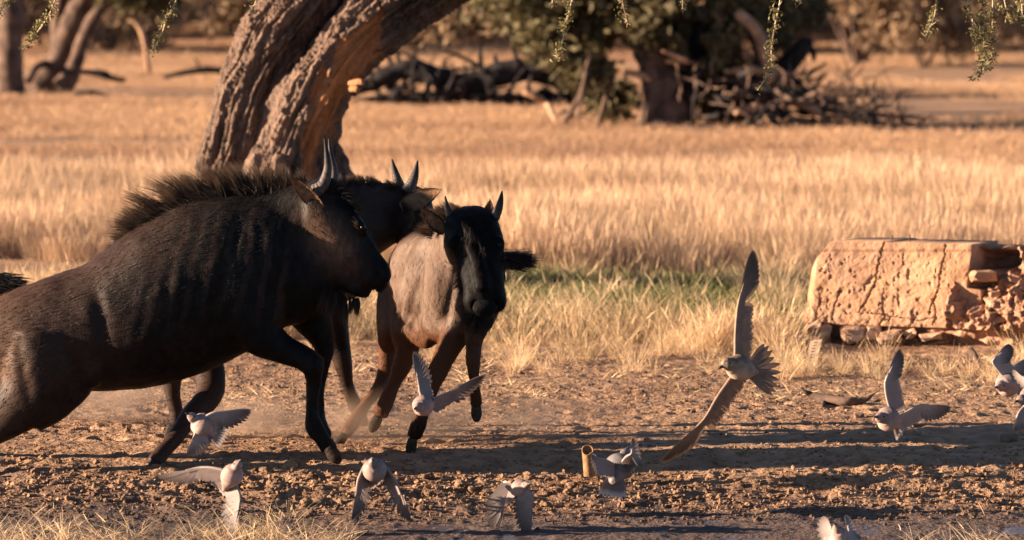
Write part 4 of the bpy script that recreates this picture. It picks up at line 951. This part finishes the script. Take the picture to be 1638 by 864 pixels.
mane(w1, 'mane_underlayer', crestp, [155, 150, 148, 138, 120, 105, 95, 100], [10, 20, 30, 34, 32, 30, 28, 20], A, 6000, 0.032, 0.0032, 0.35, seed=3, clump=200, bendv=(-.2, 0, -.2))
mane(w1, 'beard', [(512, 430), (528, 455), (550, 472), (575, 478)], [-110, -100, -95, -90], [44, 44, 34, 18], A - .10, 2200, 0.03, 0.0028, 0.3, seed=4, clump=40, bendv=(-.1, 0, -.3))
mane(w1, 'forelock', [(512, 300), (535, 296), (556, 312), (572, 335)], [70, 40, 0, -30], [14, 18, 16, 12], AH - .03, 1500, 0.03, 0.0028, 0.3, seed=5, clump=40, bendv=(.3, 0, -.3))
# tail whipping back over the rump
V, Q, T = loft(rowsP([(-30, 520, A, 12), (-58, 500, A + .03, 8), (-72, 480, A + .06, 6), (-55, 462, A + .08, 6), (-30, 456, A + .08, 6)]), 12, 30, up=(0, -1, .1)); tl = child('tail', mesh_np('tail', V, Q, T, {'mask': V[:, 0] * 0, 'mask2': V[:, 0] * 0}), m_coat, w1)
r_ = np.random.default_rng(9); n = 3200; tb = r_.random(n); base = np.array([P(-62 + 74 * q, 456 - 3 * q, A + .08) for q in tb]) + r_.normal(size=(n, 3)) * .018
dv = np.stack((np.ones(n), r_.normal(size=n) * .18, r_.normal(size=n) * .26 - .02), -1); ln = r_.uniform(.05, .16, n)
V, Q, T, at, tt = strands(base, dv, ln, np.full(n, .004), np.stack((-.02 + 0 * ln, 0 * ln, -.10 * ln + dv[:, 2] * -.5 * ln), -1), 5, r=r_); child('tail_tuft', Geo_from(V, Q, T, tint=tt * .6), m_hairblack, tl)

# ---- second wildebeest, behind it
B = 25.9
w2 = thing('wildebeest', tuple(P(420, 690, 25.6)[:2]) + (0.0,), 'black wildebeest mostly hidden behind the front one, small upright horns and tan ear', 'wildebeest')
torso = loft(rowsP([(250, 500, 25.30, 36, 44), (285, 480, 25.32, 58, 56), (345, 445, 25.42, 64, 62), (420, 405, 25.6, 70, 74), (480, 395, 25.75, 68, 82), (530, 412, 25.85, 62, 86), (572, 425, 25.95, 42, 56)]), 36, 40)
neck = loft(rowsP([(500, 390, 25.85, 60, 80), (555, 362, 25.95, 52, 72), (605, 345, 26.05, 44, 56), (650, 335, 26.1, 36, 40)]), 26, 24)
head = loft(rowsP([(640, 316, 26.15, 34, 28), (655, 335, 26.1, 36, 40), (664, 372, 26.0, 32, 34), (668, 415, 25.95, 26, 26), (668, 450, 25.9, 26, 24), (668, 466, 25.88, 18, 18)]), 26, 34, up=(0.6, -.8, 0))
h_near = limb_piece([(285, 530, 25.15, 50, 40), (312, 565, 25.08, 40, 34), (336, 600, 24.95, 26, 26), (334, 634, 24.85, 22, 20), (306, 664, 24.72, 17), (280, 700, 24.6, 14), (256, 728, 24.5, 14), (247, 742, 24.45, 14)], 18)
h_far = limb_piece([(280, 540, 25.5, 44, 34), (276, 590, 25.5, 20), (276, 630, 25.5, 13), (282, 662, 25.5, 12), (280, 680, 25.5, 12)], 16)
f_near = limb_piece([(512, 470, 25.72, 44, 30), (532, 520, 25.72, 26), (543, 556, 25.72, 18), (549, 584, 25.72, 14.5), (556, 615, 25.75, 10.5), (566, 644, 25.8, 12), (573, 658, 25.85, 11)], 18)
f_far = limb_piece([(500, 470, 26.05, 40, 28), (508, 520, 26.05, 22), (520, 560, 26.05, 14), (512, 600, 26.05, 10), (505, 640, 26.05, 10), (506, 660, 26.05, 10)], 14)
me = fuse('body', [torso, neck, head, h_near, h_far, f_near, f_far], 0.012, 6)
v = verts(me); nn = norms(me); X, Y = px2(v); v += nn * (0.006 * fbm(v * 8, 3))[:, None]; me.vertices.foreach_set('co', v.astype(np.float32).ravel())
set_attr(me, 'mask', np.clip(.15 + .5 * fbm(v * 3, 3) + .3 * (Y > 560), 0, 1)); set_attr(me, 'mask2', 0.0 * X)
child('body', me, m_coat, w2)
fur(w2, worldmesh(me, w2), 16000, 0.028, 0.0026, lambda b: {'mask': rng.random(len(b)) * .5, 'mask2': np.zeros(len(b))}, m_coat, 5, lambda b: np.tile((-1.0, 0, -.4), (len(b), 1)), .1)
horn(w2, [(640, 300, 26.1, 9), (636, 290, 26.08, 8), (632, 275, 26.08, 5.5), (627, 255, 26.08, 1.2)])
horn(w2, [(652, 306, 26.0, 11), (658, 295, 26.0, 9), (664, 278, 26.0, 6), (668, 257, 26.0, 1.2)])
ear(w2, (640, 332), (704, 304), 34, 25.93, 25.9, face=(-.15, -0.95, 0.25), curl=.25)
for (px, py, d, an) in ((243, 750, 24.44, 122), (273, 692, 25.5, 110), (577, 668, 25.87, 60), (510, 668, 26.05, 70)): hoof(w2, px, py, d, an, 26, 13)
mane(w2, 'mane', [(500, 302), (540, 298), (580, 296), (620, 300), (648, 306)], [110, 90, 80, 85, 80], [26, 26, 26, 20, 14], [25.85, 25.9, 26.0, 26.05, 26.1], 3800, 0.03, 0.003, 0.6, seed=7, clump=60)
mane(w2, 'cheek_hair', [(640, 318), (650, 335), (655, 350)], [-20, -40, -60], [22, 26, 20], 25.9, 900, 0.02, 0.0028, 1.0, seed=8, clump=20)
V, Q, T = loft(rowsP([(262, 500, 25.3, 9), (235, 530, 25.35, 6), (225, 560, 25.4, 5)]), 10, 16, up=(0, -1, .1)); V[:, 0] += .25
child('tail', mesh_np('tail', V, Q, T, {'mask': V[:, 0] * 0, 'mask2': V[:, 0] * 0}), m_coat, w2)

# ---- the calf turning towards the camera
w3 = thing('wildebeest', tuple(P(690, 700, 25.2)[:2]) + (0.0,), 'pale flanked young wildebeest with black face running towards the camera, on the right', 'wildebeest')
torso = loft(rowsP([(652, 440, 25.72, 26, 36), (660, 444, 25.62, 44, 66), (678, 452, 25.42, 58, 86), (704, 456, 25.22, 66, 94), (732, 460, 25.04, 64, 95), (756, 466, 24.92, 54, 86), (770, 472, 24.84, 38, 62)]), 40, 46)
neck = loft(rowsP([(730, 415, 25.02, 44, 60), (742, 395, 24.87, 42, 52), (750, 375, 24.72, 42, 44), (752, 362, 24.6, 38, 36)]), 26, 26)
head = loft(rowsP([(750, 352, 24.64, 38, 26), (754, 364, 24.56, 45, 32), (761, 386, 24.47, 45, 34), (767, 412, 24.41, 40, 30), (771, 440, 24.35, 35, 27), (774, 464, 24.31, 33, 25), (776, 484, 24.29, 36, 23), (776, 497, 24.3, 30, 18)]), 28, 44, up=(0.1, -1, .1))
brw = [loft(rowsP([(a, 378, 24.42, 6, 6), (b, 388, 24.395, 10, 9), (c_, 400, 24.39, 8, 7)]), 10, 10) for a, b, c_ in ((734, 724, 730), (782, 800, 796))]
brw.append(loft(rowsP([(742, 368, 24.36, 12, 6), (764, 420, 24.29, 12, 7), (773, 462, 24.225, 12, 6)]), 12, 16, up=(0.1, -1, .1)))
hn = limb_piece([(645, 465, 25.62, 40, 30), (638, 500, 25.6, 38, 30), (626, 535, 25.58, 24), (620, 565, 25.58, 15), (616, 598, 25.56, 14.5), (604, 622, 25.5, 11), (586, 646, 25.42, 9.5), (566, 674, 25.32, 11.5), (553, 692, 25.26, 11)], 18)
hn2 = limb_piece([(668, 470, 25.35, 40, 30), (660, 505, 25.32, 38, 30), (652, 535, 25.3, 28), (650, 562, 25.28, 19), (641, 588, 25.26, 16), (631, 612, 25.24, 11.5), (618, 642, 25.22, 13), (608, 664, 25.2, 12.5)], 18)
fn = limb_piece([(740, 490, 24.92, 36, 28), (733, 522, 24.9, 30, 26), (720, 552, 24.88, 22), (705, 584, 24.86, 18), (695, 604, 24.84, 16.5), (688, 624, 24.84, 12.5), (678, 652, 24.84, 10), (669, 680, 24.84, 13), (663, 700, 24.84, 13)], 18)
ff = limb_piece([(768, 480, 24.85, 32, 26), (762, 520, 24.8, 22), (758, 552, 24.76, 14), (757, 578, 24.72, 12), (758, 604, 24.7, 9), (760, 628, 24.72, 10), (762, 648, 24.74, 11)], 16)
brisk = limb_piece([(660, 520, 25.2, 20), (676, 540, 25.15, 17), (688, 548, 25.1, 11)], 14)
me = fuse('body', [torso, neck, head, hn, hn2, fn, ff, brisk] + brw, 0.010, 5)
v = verts(me); nn = norms(me); X, Y = px2(v)
rel = 0.007 * fbm(v * 7, 3) + 0.003 * fbm(v * 22, 2)
rel -= 0.032 * np.exp(-((X - (668 + (Y - 440) * -.10)) / 9.0) ** 2) * sstep(380, 410, Y) * sstep(540, 500, Y) * (nn[:, 1] < .2)
rel -= 0.014 * np.exp(-((X - (728 - (Y - 440) * .22)) / 6.0) ** 2) * sstep(390, 420, Y) * sstep(540, 510, Y)
rel += 0.022 * np.exp(-((X - 697) / 13) ** 2 - ((Y - 450) / 50) ** 2) + .010 * np.exp(-((X - 652) / 14) ** 2 - ((Y - 480) / 16) ** 2)
rel += 0.004 * np.sin(X * .55 + Y * .12) * sstep(600, 640, X) * sstep(700, 650, X) * sstep(420, 450, Y) * sstep(520, 500, Y)
rel += -0.026 * (np.exp(-((X - 760) / 5) ** 2 - ((Y - 488) / 6) ** 2) + np.exp(-((X - 793) / 5) ** 2 - ((Y - 488) / 6) ** 2)) * (nn[:, 1] < 0)
v += nn * rel[:, None]; me.vertices.foreach_set('co', v.astype(np.float32).ravel())
headm = np.clip(sstep(728, 748, X + (Y - 400) * -.0 + 9 * fbm(v * 14, 2)) * sstep(24.98, 24.86, v[:, 1]) + sstep(24.72, 24.62, v[:, 1]) * (Y < 520), 0, 1)
headm = np.clip(headm + sstep(385, 360, Y + (X - 690) * .25), 0, 1)
leg = sstep(515, 540, Y + 14 * fbm(v * 10, 2))
p2 = np.clip((1 - headm) * (1 - leg) * (0.72 + 1.0 * fbm(v * np.array((14, 14, 5)), 3)), 0, 1)
br2 = np.clip((1 - headm) * .7 + leg * (.75 + .5 * fbm(v * 8, 3)) * sstep(700, 640, Y), 0, 1) * (1 - .75 * sstep(640, 690, Y) * (X > 640))
set_attr(me, 'mask', br2 * .8); set_attr(me, 'mask2', p2)
child('body', me, m_coat3, w3)
def t3(b):
    X, Y = px2(b); hm = np.clip(sstep(716, 742, X) * sstep(24.98, 24.86, b[:, 1]) + sstep(24.72, 24.62, b[:, 1]) * (Y < 520) + sstep(385, 360, Y + (X - 690) * .25), 0, 1); lg = sstep(515, 540, Y)
    return {'mask': np.clip((1 - hm) * .7 + lg * .5, 0, 1) * .8, 'mask2': np.clip((1 - hm) * (1 - lg) * (.6 + .5 * rng.random(len(b))), 0, 1)}
fur(w3, worldmesh(me, w3), 36000, 0.024, 0.0024, t3, m_coat3, 6, lambda b: np.tile((-.2, .3, -1.0), (len(b), 1)), .1)
horn(w3, [(728, 356, 24.6, 9), (722, 346, 24.6, 8), (716, 334, 24.6, 5), (712, 314, 24.6, 1.2)])
horn(w3, [(778, 362, 24.55, 10), (789, 350, 24.55, 9), (797, 335, 24.54, 7), (801, 320, 24.53, 4.5), (803, 306, 24.52, 1.2)])
ear(w3, (780, 356), (784, 320), 17, 24.62, 24.62, face=(-.3, -.9, .1))
ear(w3, (712, 372), (675, 334), 24, 24.62, 24.60, face=(.35, -.9, -.1))
for (ex, ey, ed) in ((727, 392, 24.43), (797, 392, 24.37)):
    iv, it = ico_n(3); child('eye', mesh_np('eye', iv * 0.012 + P(ex, ey, ed), None, it), m_eye, w3)
child('muzzle_pad', mesh_np('muzzle_pad', *loft(rowsP([(775, 483, 24.225, 16, 6), (776, 493, 24.205, 20, 7), (776, 502, 24.225, 14, 6)]), 18, 14, up=(.1, -1, .1))), m_nose, w3)
for (px, py, d, an) in ((544, 705, 25.22, 128), (600, 678, 25.2, 118), (658, 714, 24.84, 100), (762, 660, 24.74, 88)): hoof(w3, px, py, d, an, 26, 12)
mane(w3, 'forelock', [(738, 352), (752, 362), (765, 378), (772, 400)], [-60, -80, -85, -80], [26, 30, 30, 22], 24.34, 2600, 0.012, 0.0028, 0.08, seed=27, clump=40, bendv=(0, 0, -.1))
mane(w3, 'neck_fringe', [(708, 395), (716, 430), (726, 470), (732, 505)], [-110, -100, -95, -95], [20, 24, 22, 18], 24.9, 1500, 0.03, 0.0026, 0.9, seed=28, clump=40, bendv=(0, 0, -.1))
mane(w3, 'mane', [(690, 372), (704, 350), (722, 342), (745, 342), (765, 346)], [150, 120, 95, 90, 80], [26, 30, 24, 16, 10], [24.9, 24.75, 24.68, 24.64, 24.62], 3200, 0.02, 0.0028, 0.8, seed=17, clump=50)
mane(w3, 'cheek_hair', [(742, 400), (742, 430), (748, 470)], [-110, -105, -100], [24, 26, 22], 24.42, 1800, 0.02, 0.0028, 0.5, seed=38, clump=50)
mane(w3, 'cheek_hair', [(804, 400), (804, 430), (800, 470)], [-70, -75, -80], [20, 22, 20], 24.40, 1400, 0.02, 0.0028, 0.3, seed=39, clump=40)
mane(w3, 'beard', [(750, 490), (768, 512), (790, 508)], [-110, -100, -90], [26, 26, 16], 24.42, 1500, 0.02, 0.0026, 0.2, seed=18, clump=20)
V, Q, T = loft(rowsP([(672, 395, 25.95, 9), (690, 380, 26.05, 7), (740, 396, 25.9, 6), (775, 412, 25.7, 5), (800, 416, 25.6, 5)]), 10, 30, up=(0, -1, .1)); tl = child('tail', mesh_np('tail', V, Q, T, {'mask': V[:, 0] * 0, 'mask2': V[:, 0] * 0}), m_coat3, w3)
n = 2800; tb = r_.random(n); base = np.array([P(786 + 44 * q, 415 + 2 * q, 25.62) for q in tb]) + r_.normal(size=(n, 3)) * .015
dv = np.stack((np.ones(n), r_.normal(size=n) * .2, r_.normal(size=n) * .34 - .03), -1); ln = r_.uniform(.04, .13, n)
V, Q, T, at, tt = strands(base, dv, ln, np.full(n, .0035), np.stack((0 * ln, 0 * ln, -dv[:, 2] * .35 * ln - .03 * ln), -1), 5, r=r_); child('tail_tuft', Geo_from(V, Q, T, tint=tt * .6), m_hairblack, tl)

# ------------------------------------------------------------------ birds
def feather_mat(name, a, b, c3, c4=(0.8, 0.78, 0.74), rough=0.6, transl=0.25):
    return mat(name, a, b, 30, rough, 0.25, 160, attr='mask', c3=c3, c4=c4, bdist=0.002, transl=transl, spec=0.25)
m_dwing = feather_mat('dove_wing', (0.16, 0.11, 0.095), (0.24, 0.17, 0.15), (0.07, 0.048, 0.042), (0.46, 0.37, 0.33))
m_dbody = feather_mat('dove_body', (0.25, 0.15, 0.12), (0.34, 0.215, 0.175), (0.12, 0.10, 0.095), (0.42, 0.29, 0.24), transl=0.0)
m_fwing = feather_mat('falcon_wing', (0.22, 0.13, 0.085), (0.34, 0.21, 0.145), (0.11, 0.068, 0.046), (0.44, 0.28, 0.18))
m_fbody = feather_mat('falcon_body', (0.20, 0.12, 0.075), (0.34, 0.22, 0.14), (0.07, 0.05, 0.04), (0.52, 0.38, 0.28), transl=0.0)
m_beak = mat('beak', (0.04, 0.035, 0.035), (0.07, 0.06, 0.06), 60, 0.4, 0)
def feather(A, d, L, Wd, nrm, curve=0.12, tipr=0.5, seg=7):
    d = d / np.linalg.norm(d); sd = np.cross(d, nrm); sd /= np.linalg.norm(sd); nn = np.cross(sd, d)
    t = np.linspace(0, 1, seg); w_ = Wd * .5 * np.clip(0.45 + 1.1 * t, 0, 1) * np.sqrt(np.clip(1 - ((t - .55) / .46).clip(0, 1) ** 2 * (1 - .0), 0.0, 1)); w_[-1] = Wd * .06
    C = A + d * (t[:, None] * L) + nn * (-curve * L * t ** 2)[:, None]
    V = np.stack((C - sd * w_[:, None] - nn * .02 * w_[:, None], C + nn * .02 * w_[:, None], C + sd * w_[:, None] - nn * .02 * w_[:, None]), 1).reshape(-1, 3)
    i = np.arange(seg - 1)[:, None] * 3 + np.arange(2)[None]
    return V, np.stack((i, i + 1, i + 4, i + 3), -1).reshape(-1, 4), np.repeat(t, 3)
def wing(root, Rt, Wr, Tp, chord, clen, m, pale=0.2, seed=0, nprim=11, nsec=17, pointed=False, dark_tip=1.0, fw=1.0):
    r = np.random.default_rng(seed); g = Geo(); Rt, Wr, Tp, chord = map(np.array, (Rt, Wr, Tp, chord)); chord = chord / np.linalg.norm(chord)
    arm = Wr - Rt; out = Tp - Wr; ol = np.linalg.norm(out); nrm = np.cross(out / ol, chord); nrm /= np.linalg.norm(nrm)
    for k in range(nsec):
        t = k / (nsec - 1); A = Rt + arm * t; d = chord * (1 - .25 * t) + out / ol * .35 * t + r.normal(size=3) * .02
        V, Q, tt = feather(A - chord * .004, d, clen * (1 + .04 * r.normal()), clen * .46 * fw, nrm + r.normal(size=3) * .01, .04)
        g.add(V + nrm * .00012 * k, Q, None, mask=np.clip(tt * 1.2 - .2, 0, 1) * .4, mask2=np.full(len(V), min(1, pale * .7)))
    for k in range(nprim):
        t = k / (nprim - 1); A = Wr + out * (.30 * t); tgt = Tp - A; hand = chord * clen * (1.05)
        e = (.42 + .58 * t) if pointed else (.12 + .88 * t); d = hand * (1 - e) + tgt * e; L = np.linalg.norm(hand) * (1 - e) + np.linalg.norm(tgt) * e
        L *= 1.0 + (.10 * math.sin(t * math.pi)) + .01 * r.normal()
        V, Q, tt = feather(A, d / np.linalg.norm(d), L, clen * (.36 - .10 * t) * fw, nrm + r.normal(size=3) * .05, .07)
        g.add(V + nrm * (.0016 + .00012 * k), Q, None, mask=np.clip(tt * 1.3 - .2 + .25 * t, 0, 1) * dark_tip, mask2=np.clip(pale * (1 - tt), 0, 1))
    # coverts: short overlapping feathers in three rows on both faces
    for row, (fr, ln) in enumerate(((0.05, .52), (0.0, .36), (-0.03, .22))):
        for k in range(26):
            t = k / 25; A = (Rt + arm * min(1, t * 1.7)) if t < .6 else Wr + out * ((t - .6) * .62)
            d = chord + (out / ol) * .5 * t
            for sgn in (-1, 1):
                V, Q, tt = feather(A + nrm * sgn * (.002 + .0015 * row) - chord * .004, d, clen * ln * (1 - .25 * t), clen * .20 * fw, nrm * sgn, .05 * sgn, seg=4)
                g.add(V, Q, None, mask=.12 * (2 - row) + .15 * tt, mask2=np.full(len(V), min(1, pale * .8)))
    rr = clen * .085
    V, Q, T = loft([(*Rt, rr * 1.3, rr * 1.0), (*(Rt + arm * .5 - chord * .006), rr * 1.1, rr * .85), (*Wr, rr, rr * .8), (*(Wr + out * .3), rr * .5, rr * .45), (*(Wr + out * .55 + chord * .004), rr * .15, rr * .15)], 10, 20, up=chord); g.add(V, Q, T, mask=0.1, mask2=pale)
    return child('wing', g.mesh('wing'), m, root)
def bird(name, label, cat, head, tail_base, tail_tip, d3, bw, wings, mw, mb, group=None, hs=1.0, beak_dir=None, clen=0.085, tailw=0.5, ntail=9, pale=.25, seed=0, grey=0.0, pointed=False, tail_len=None, white_tail=0.0, fw=1.0):
    """head, tail_base, tail_tip: px,py ; d3: their depths ; bw: body half width px"""
    H = P(*head, d3[0]); B_ = P(*tail_base, d3[1]); TT = P(*tail_tip, d3[2]); mid = (H + B_) / 2
    rt = thing(name, tuple(mid), label, cat, group)
    r = M(bw, d3[1]); ax = H - B_; L = np.linalg.norm(ax); ax = ax / L
    up = np.array((0.05, -.4, .9)) if abs(ax[2]) < .8 else np.array((.3, -.9, .1))
    rows = [(*(B_ - ax * r * .5), r * .25, r * .2), (*(B_ + ax * L * .10), r * .62, r * .5), (*(B_ + ax * L * .35), r * .96, r * .9), (*(B_ + ax * L * .60), r * 1.0, r * .98), (*(B_ + ax * L * .80), r * .68, r * .7), (*(H - ax * r * .25), r * .50 * hs, r * .52 * hs), (*(H + ax * r * .15), r * .46 * hs, r * .48 * hs), (*(H + ax * r * .5), r * .16 * hs, r * .18 * hs)]
    V, Q, T = loft(rows, 24, 44, up=up)
    Vn = V + 0.055 * r * np.stack([fbm(V * 75 + k, 3) for k in (0, 20, 40)], -1)
    t = ((V - B_) @ ax) / L; dn = (V[:, 2] - (B_ + np.outer(t, ax) * L)[:, 2]) / r
    child('body', mesh_np('body', Vn, Q, T, {'mask': np.clip(.55 * sstep(.0, .6, dn) + .5 * fbm(V * 120, 2) + grey + .25 * (t > .8), 0, 1), 'mask2': np.clip(.7 * sstep(-.1, -.8, dn) * (1 - grey), 0, 1)}), mb, rt)
    bd = ax if beak_dir is None else np.array(beak_dir) / np.linalg.norm(beak_dir)
    b0 = H + bd * r * .42 * hs
    V, Q, T = loft([(*b0, r * .15, r * .15), (*(b0 + bd * r * .28), r * .10, r * .11), (*(b0 + bd * r * .5 - np.array((0, 0, r * .08))), r * .03, r * .03)], 8, 8, up=(.2, -.3, .9)); child('beak', mesh_np('beak', V, Q, T), m_beak, rt)
    sd = np.cross(bd, (0, 0, 1.0)); sd /= np.linalg.norm(sd) + 1e-6
    iv, it = ico_n(2)
    for s_ in (-1, 1): child('eye', mesh_np('eye', iv * r * .09 + H + bd * r * .06 * hs + sd * s_ * r * .43 * hs + np.array((0, -.0, r * .08)), None, it), m_eye, rt)
    # tail fan
    g = Geo(); tr_ = np.random.default_rng(seed); td = TT - B_; tl_ = np.linalg.norm(td); td = td / tl_; side = np.cross(td, (0.1, -.95, .2)); side /= np.linalg.norm(side); nr = np.cross(side, td)
    for k in range(ntail):
        f = (k / (ntail - 1) - .5) * 2; d = td + side * f * tailw
        V, Q, tt = feather(B_ + side * f * r * .3 - td * r * .4, d, tl_ * (1.08 - .10 * f * f + .05 * tr_.normal()), tl_ * .21, nr, .04); g.add(V + nr * .001 * (k % 2), Q, None, mask=np.clip(tt * .8 + .1, 0, 1), mask2=np.clip(white_tail * (tt > .75) + pale * .3, 0, 1))
    child('tail', g.mesh('tail'), mw, rt)
    for i, (ro, wr, tp, ch) in enumerate(wings):
        wing(rt, P(*ro), P(*wr), P(*tp), ch, clen, mw, pale, seed * 3 + i, pointed=pointed, fw=fw)
    return rt
GRP = 'doves flushed from the waterhole'
# lanner-like falcon, banking with one wing up and one down
f = 23.8
bird('falcon', 'brown falcon banking with one long wing straight up and the other swept down', 'falcon', (1163, 582), (1204, 594), (1252, 588), (f - .12, f + .02, f + .06), 21,
     [((1176, 580, f - .02), (1180, 492, f + .02), (1202, 400, f + .10), (0.75, .3, -.35)), ((1172, 600, f - .02), (1128, 668, f - .08), (1056, 742, f - .05), (.75, .35, -.25))],
     m_fwing, m_fbody, hs=1.0, beak_dir=(-.75, -.5, -.35), clen=.088, tailw=1.0, ntail=10, pale=.25, seed=1, pointed=True, fw=1.05)
dv_ = [
 dict(label='dove with one pale wing raised high and the other level, below the clay wall', head=(1408, 668), tb=(1434, 672), tt=(1452, 690), d=(23.6, 23.7, 23.82), bw=20,
      w=[((1424, 655, 23.68), (1416, 612, 23.6), (1438, 558, 23.62), (.8, .3, .2)), ((1438, 668, 23.68), (1474, 648, 23.75), (1520, 652, 23.9), (.1, .3, -.9))], pale=.9),
 dict(label='white winged dove at the right edge, wings thrown up and back', head=(1600, 618), tb=(1624, 612), tt=(1652, 628), d=(23.4, 23.5, 23.6), bw=20,
      w=[((1608, 604, 23.44), (1588, 578, 23.4), (1614, 550, 23.42), (.85, .2, -.1)), ((1618, 622, 23.52), (1606, 596, 23.5), (1648, 572, 23.55), (.6, .2, -.5))], pale=1.0),
 dict(label='lower dove cut by the right edge, wing hanging down beneath the white winged one', head=(1634, 640), tb=(1668, 632), tt=(1700, 640), d=(23.2, 23.3, 23.4), bw=20,
      w=[((1644, 646, 23.24), (1628, 664, 23.2), (1622, 690, 23.2), (.9, .2, -.1)), ((1652, 628, 23.3), (1640, 606, 23.3), (1620, 592, 23.34), (.4, .2, -.8))], pale=.7),
 dict(label='slate grey dove diving away beside the pipe stub with its tail pointing down', head=(1000, 728), tb=(984, 764), tt=(978, 806), d=(23.5, 23.42, 23.4), bw=24,
      w=[((996, 738, 23.4), (1010, 726, 23.36), (1012, 700, 23.4), (.35, .3, -.75)), ((980, 742, 23.4), (958, 734, 23.3), (946, 728, 23.25), (.25, .1, -.95))], pale=.5, grey=.65),
 dict(label='dove with both wings beating down, low over the mud left of the pipe stub', head=(842, 776), tb=(822, 786), tt=(800, 790), d=(22.8, 22.9, 23.0), bw=15,
      w=[((832, 782, 22.83), (852, 792, 22.8), (846, 862, 22.85), (-.7, .3, .1)), ((824, 780, 22.93), (808, 792, 22.96), (796, 852, 23.0), (-.8, .2, .1))], pale=.6),
 dict(label='dove flying head on with both wings arched down, below the calf', head=(597, 740), tb=(601, 764), tt=(604, 780), d=(22.7, 22.82, 22.97), bw=19,
      w=[((584, 744, 22.8), (572, 772, 22.78), (564, 838, 22.75), (.65, .7, .2)), ((614, 744, 22.8), (634, 772, 22.78), (660, 836, 22.75), (-.65, .7, .2))], pale=.35, grey=.5),
 dict(label='pink breasted dove at lower left, one wing level to the left and one straight down', head=(380, 744), tb=(362, 778), tt=(352, 792), d=(22.64, 22.72, 22.86), bw=18,
      w=[((358, 752, 22.7), (320, 748, 22.75), (250, 764, 22.85), (0, .5, -.9)), ((376, 774, 22.7), (384, 796, 22.68), (374, 866, 22.66), (-.75, .6, .1))], pale=.5),
 dict(label='dove twisting with spread wings in front of the stretched hind leg at left', head=(308, 668), tb=(338, 690), tt=(366, 704), d=(23.3, 23.35, 23.4), bw=19,
      w=[((322, 672, 23.3), (344, 660, 23.3), (402, 656, 23.35), (.1, .3, -.9)), ((322, 688, 23.32), (312, 694, 23.3), (300, 728, 23.3), (.85, .2, -.1))], pale=.9),
 dict(label='small pink breasted dove crossing just in front of the calf forelegs', head=(668, 652), tb=(686, 646), tt=(700, 640), d=(23.9, 24.02, 24.16), bw=17,
      w=[((676, 638, 23.98), (670, 616, 24.0), (660, 562, 24.05), (.7, .65, -.1)), ((690, 644, 24.0), (718, 628, 24.05), (776, 598, 24.15), (.25, .6, -.7))], pale=.35),
 dict(label='dove rising at the bottom edge, lower right, only its upper body in view', head=(1338, 846), tb=(1346, 872), tt=(1352, 900), d=(22.2, 22.25, 22.3), bw=17,
      w=[((1342, 862, 22.2), (1334, 852, 22.2), (1318, 826, 22.22), (-.2, .2, -.9)), ((1350, 862, 22.25), (1358, 850, 22.3), (1352, 824, 22.35), (.6, .2, -.7))], pale=.9)]
for i, q in enumerate(dv_):
    bird('dove', q['label'], 'dove', q['head'], q['tb'], q['tt'], q['d'], q['bw'], q['w'], m_dwing, m_dbody, group=GRP, clen=.078, tailw=.35, ntail=8, pale=q['pale'], hs=.86, seed=i + 4, grey=q.get('grey', 0.0), white_tail=.9)

# ------------------------------------------------------------------ dust kicked up around the hooves
m_dust = bpy.data.materials.new('dust'); m_dust.use_nodes = True
N = m_dust.node_tree.nodes; L = m_dust.node_tree.links; N.remove(N['Principled BSDF'])
pv = N.new('ShaderNodeVolumePrincipled'); pv.inputs['Color'].default_value = (0.62, 0.42, 0.30, 1); pv.inputs['Anisotropy'].default_value = 0.2
tc = N.new('ShaderNodeTexCoord'); nn_ = N.new('ShaderNodeTexNoise'); nn_.inputs['Scale'].default_value = 2.6; nn_.inputs['Detail'].default_value = 3
ln_ = N.new('ShaderNodeVectorMath'); ln_.operation = 'LENGTH'; L.new(tc.outputs['Object'], ln_.inputs[0])
g0 = N.new('ShaderNodeNewGeometry'); L.new(g0.outputs['Position'], nn_.inputs['Vector'])
fa = N.new('ShaderNodeMapRange'); fa.inputs[1].default_value = 1.0; fa.inputs[2].default_value = 0.15; fa.inputs[3].default_value = 0; fa.inputs[4].default_value = 1; L.new(ln_.outputs['Value'], fa.inputs[0])
nm = N.new('ShaderNodeMapRange'); nm.inputs[1].default_value = 0.42; nm.inputs[2].default_value = 0.72; L.new(nn_.outputs[0], nm.inputs[0])
mu = N.new('ShaderNodeMath'); mu.operation = 'MULTIPLY'; L.new(fa.outputs[0], mu.inputs[0]); L.new(nm.outputs[0], mu.inputs[1])
mu2 = N.new('ShaderNodeMath'); mu2.operation = 'MULTIPLY'; L.new(mu.outputs[0], mu2.inputs[0]); mu2.inputs[1].default_value = 4.5
L.new(mu2.outputs[0], pv.inputs['Density']); L.new(pv.outputs[0], N['Material Output'].inputs['Volume'])
iv, it = ico_n(4)
for (px, py, d, rx, ry, rz) in ((650, 690, 25.3, 0.55, .45, .17), (800, 690, 25.6, 0.75, .45, .13), (170, 668, 26.4, 1.0, .5, .15), (420, 690, 25.6, 0.6, .4, .12)):
    c = P(px, py, d)
    o = link('dust_cloud', mesh_np('dust_cloud', iv, None, it), m_dust, label='thin brown dust hanging around the running hooves', kind='stuff'); o.location = (c[0], d, rz * .75); o.scale = (rx, ry, rz)
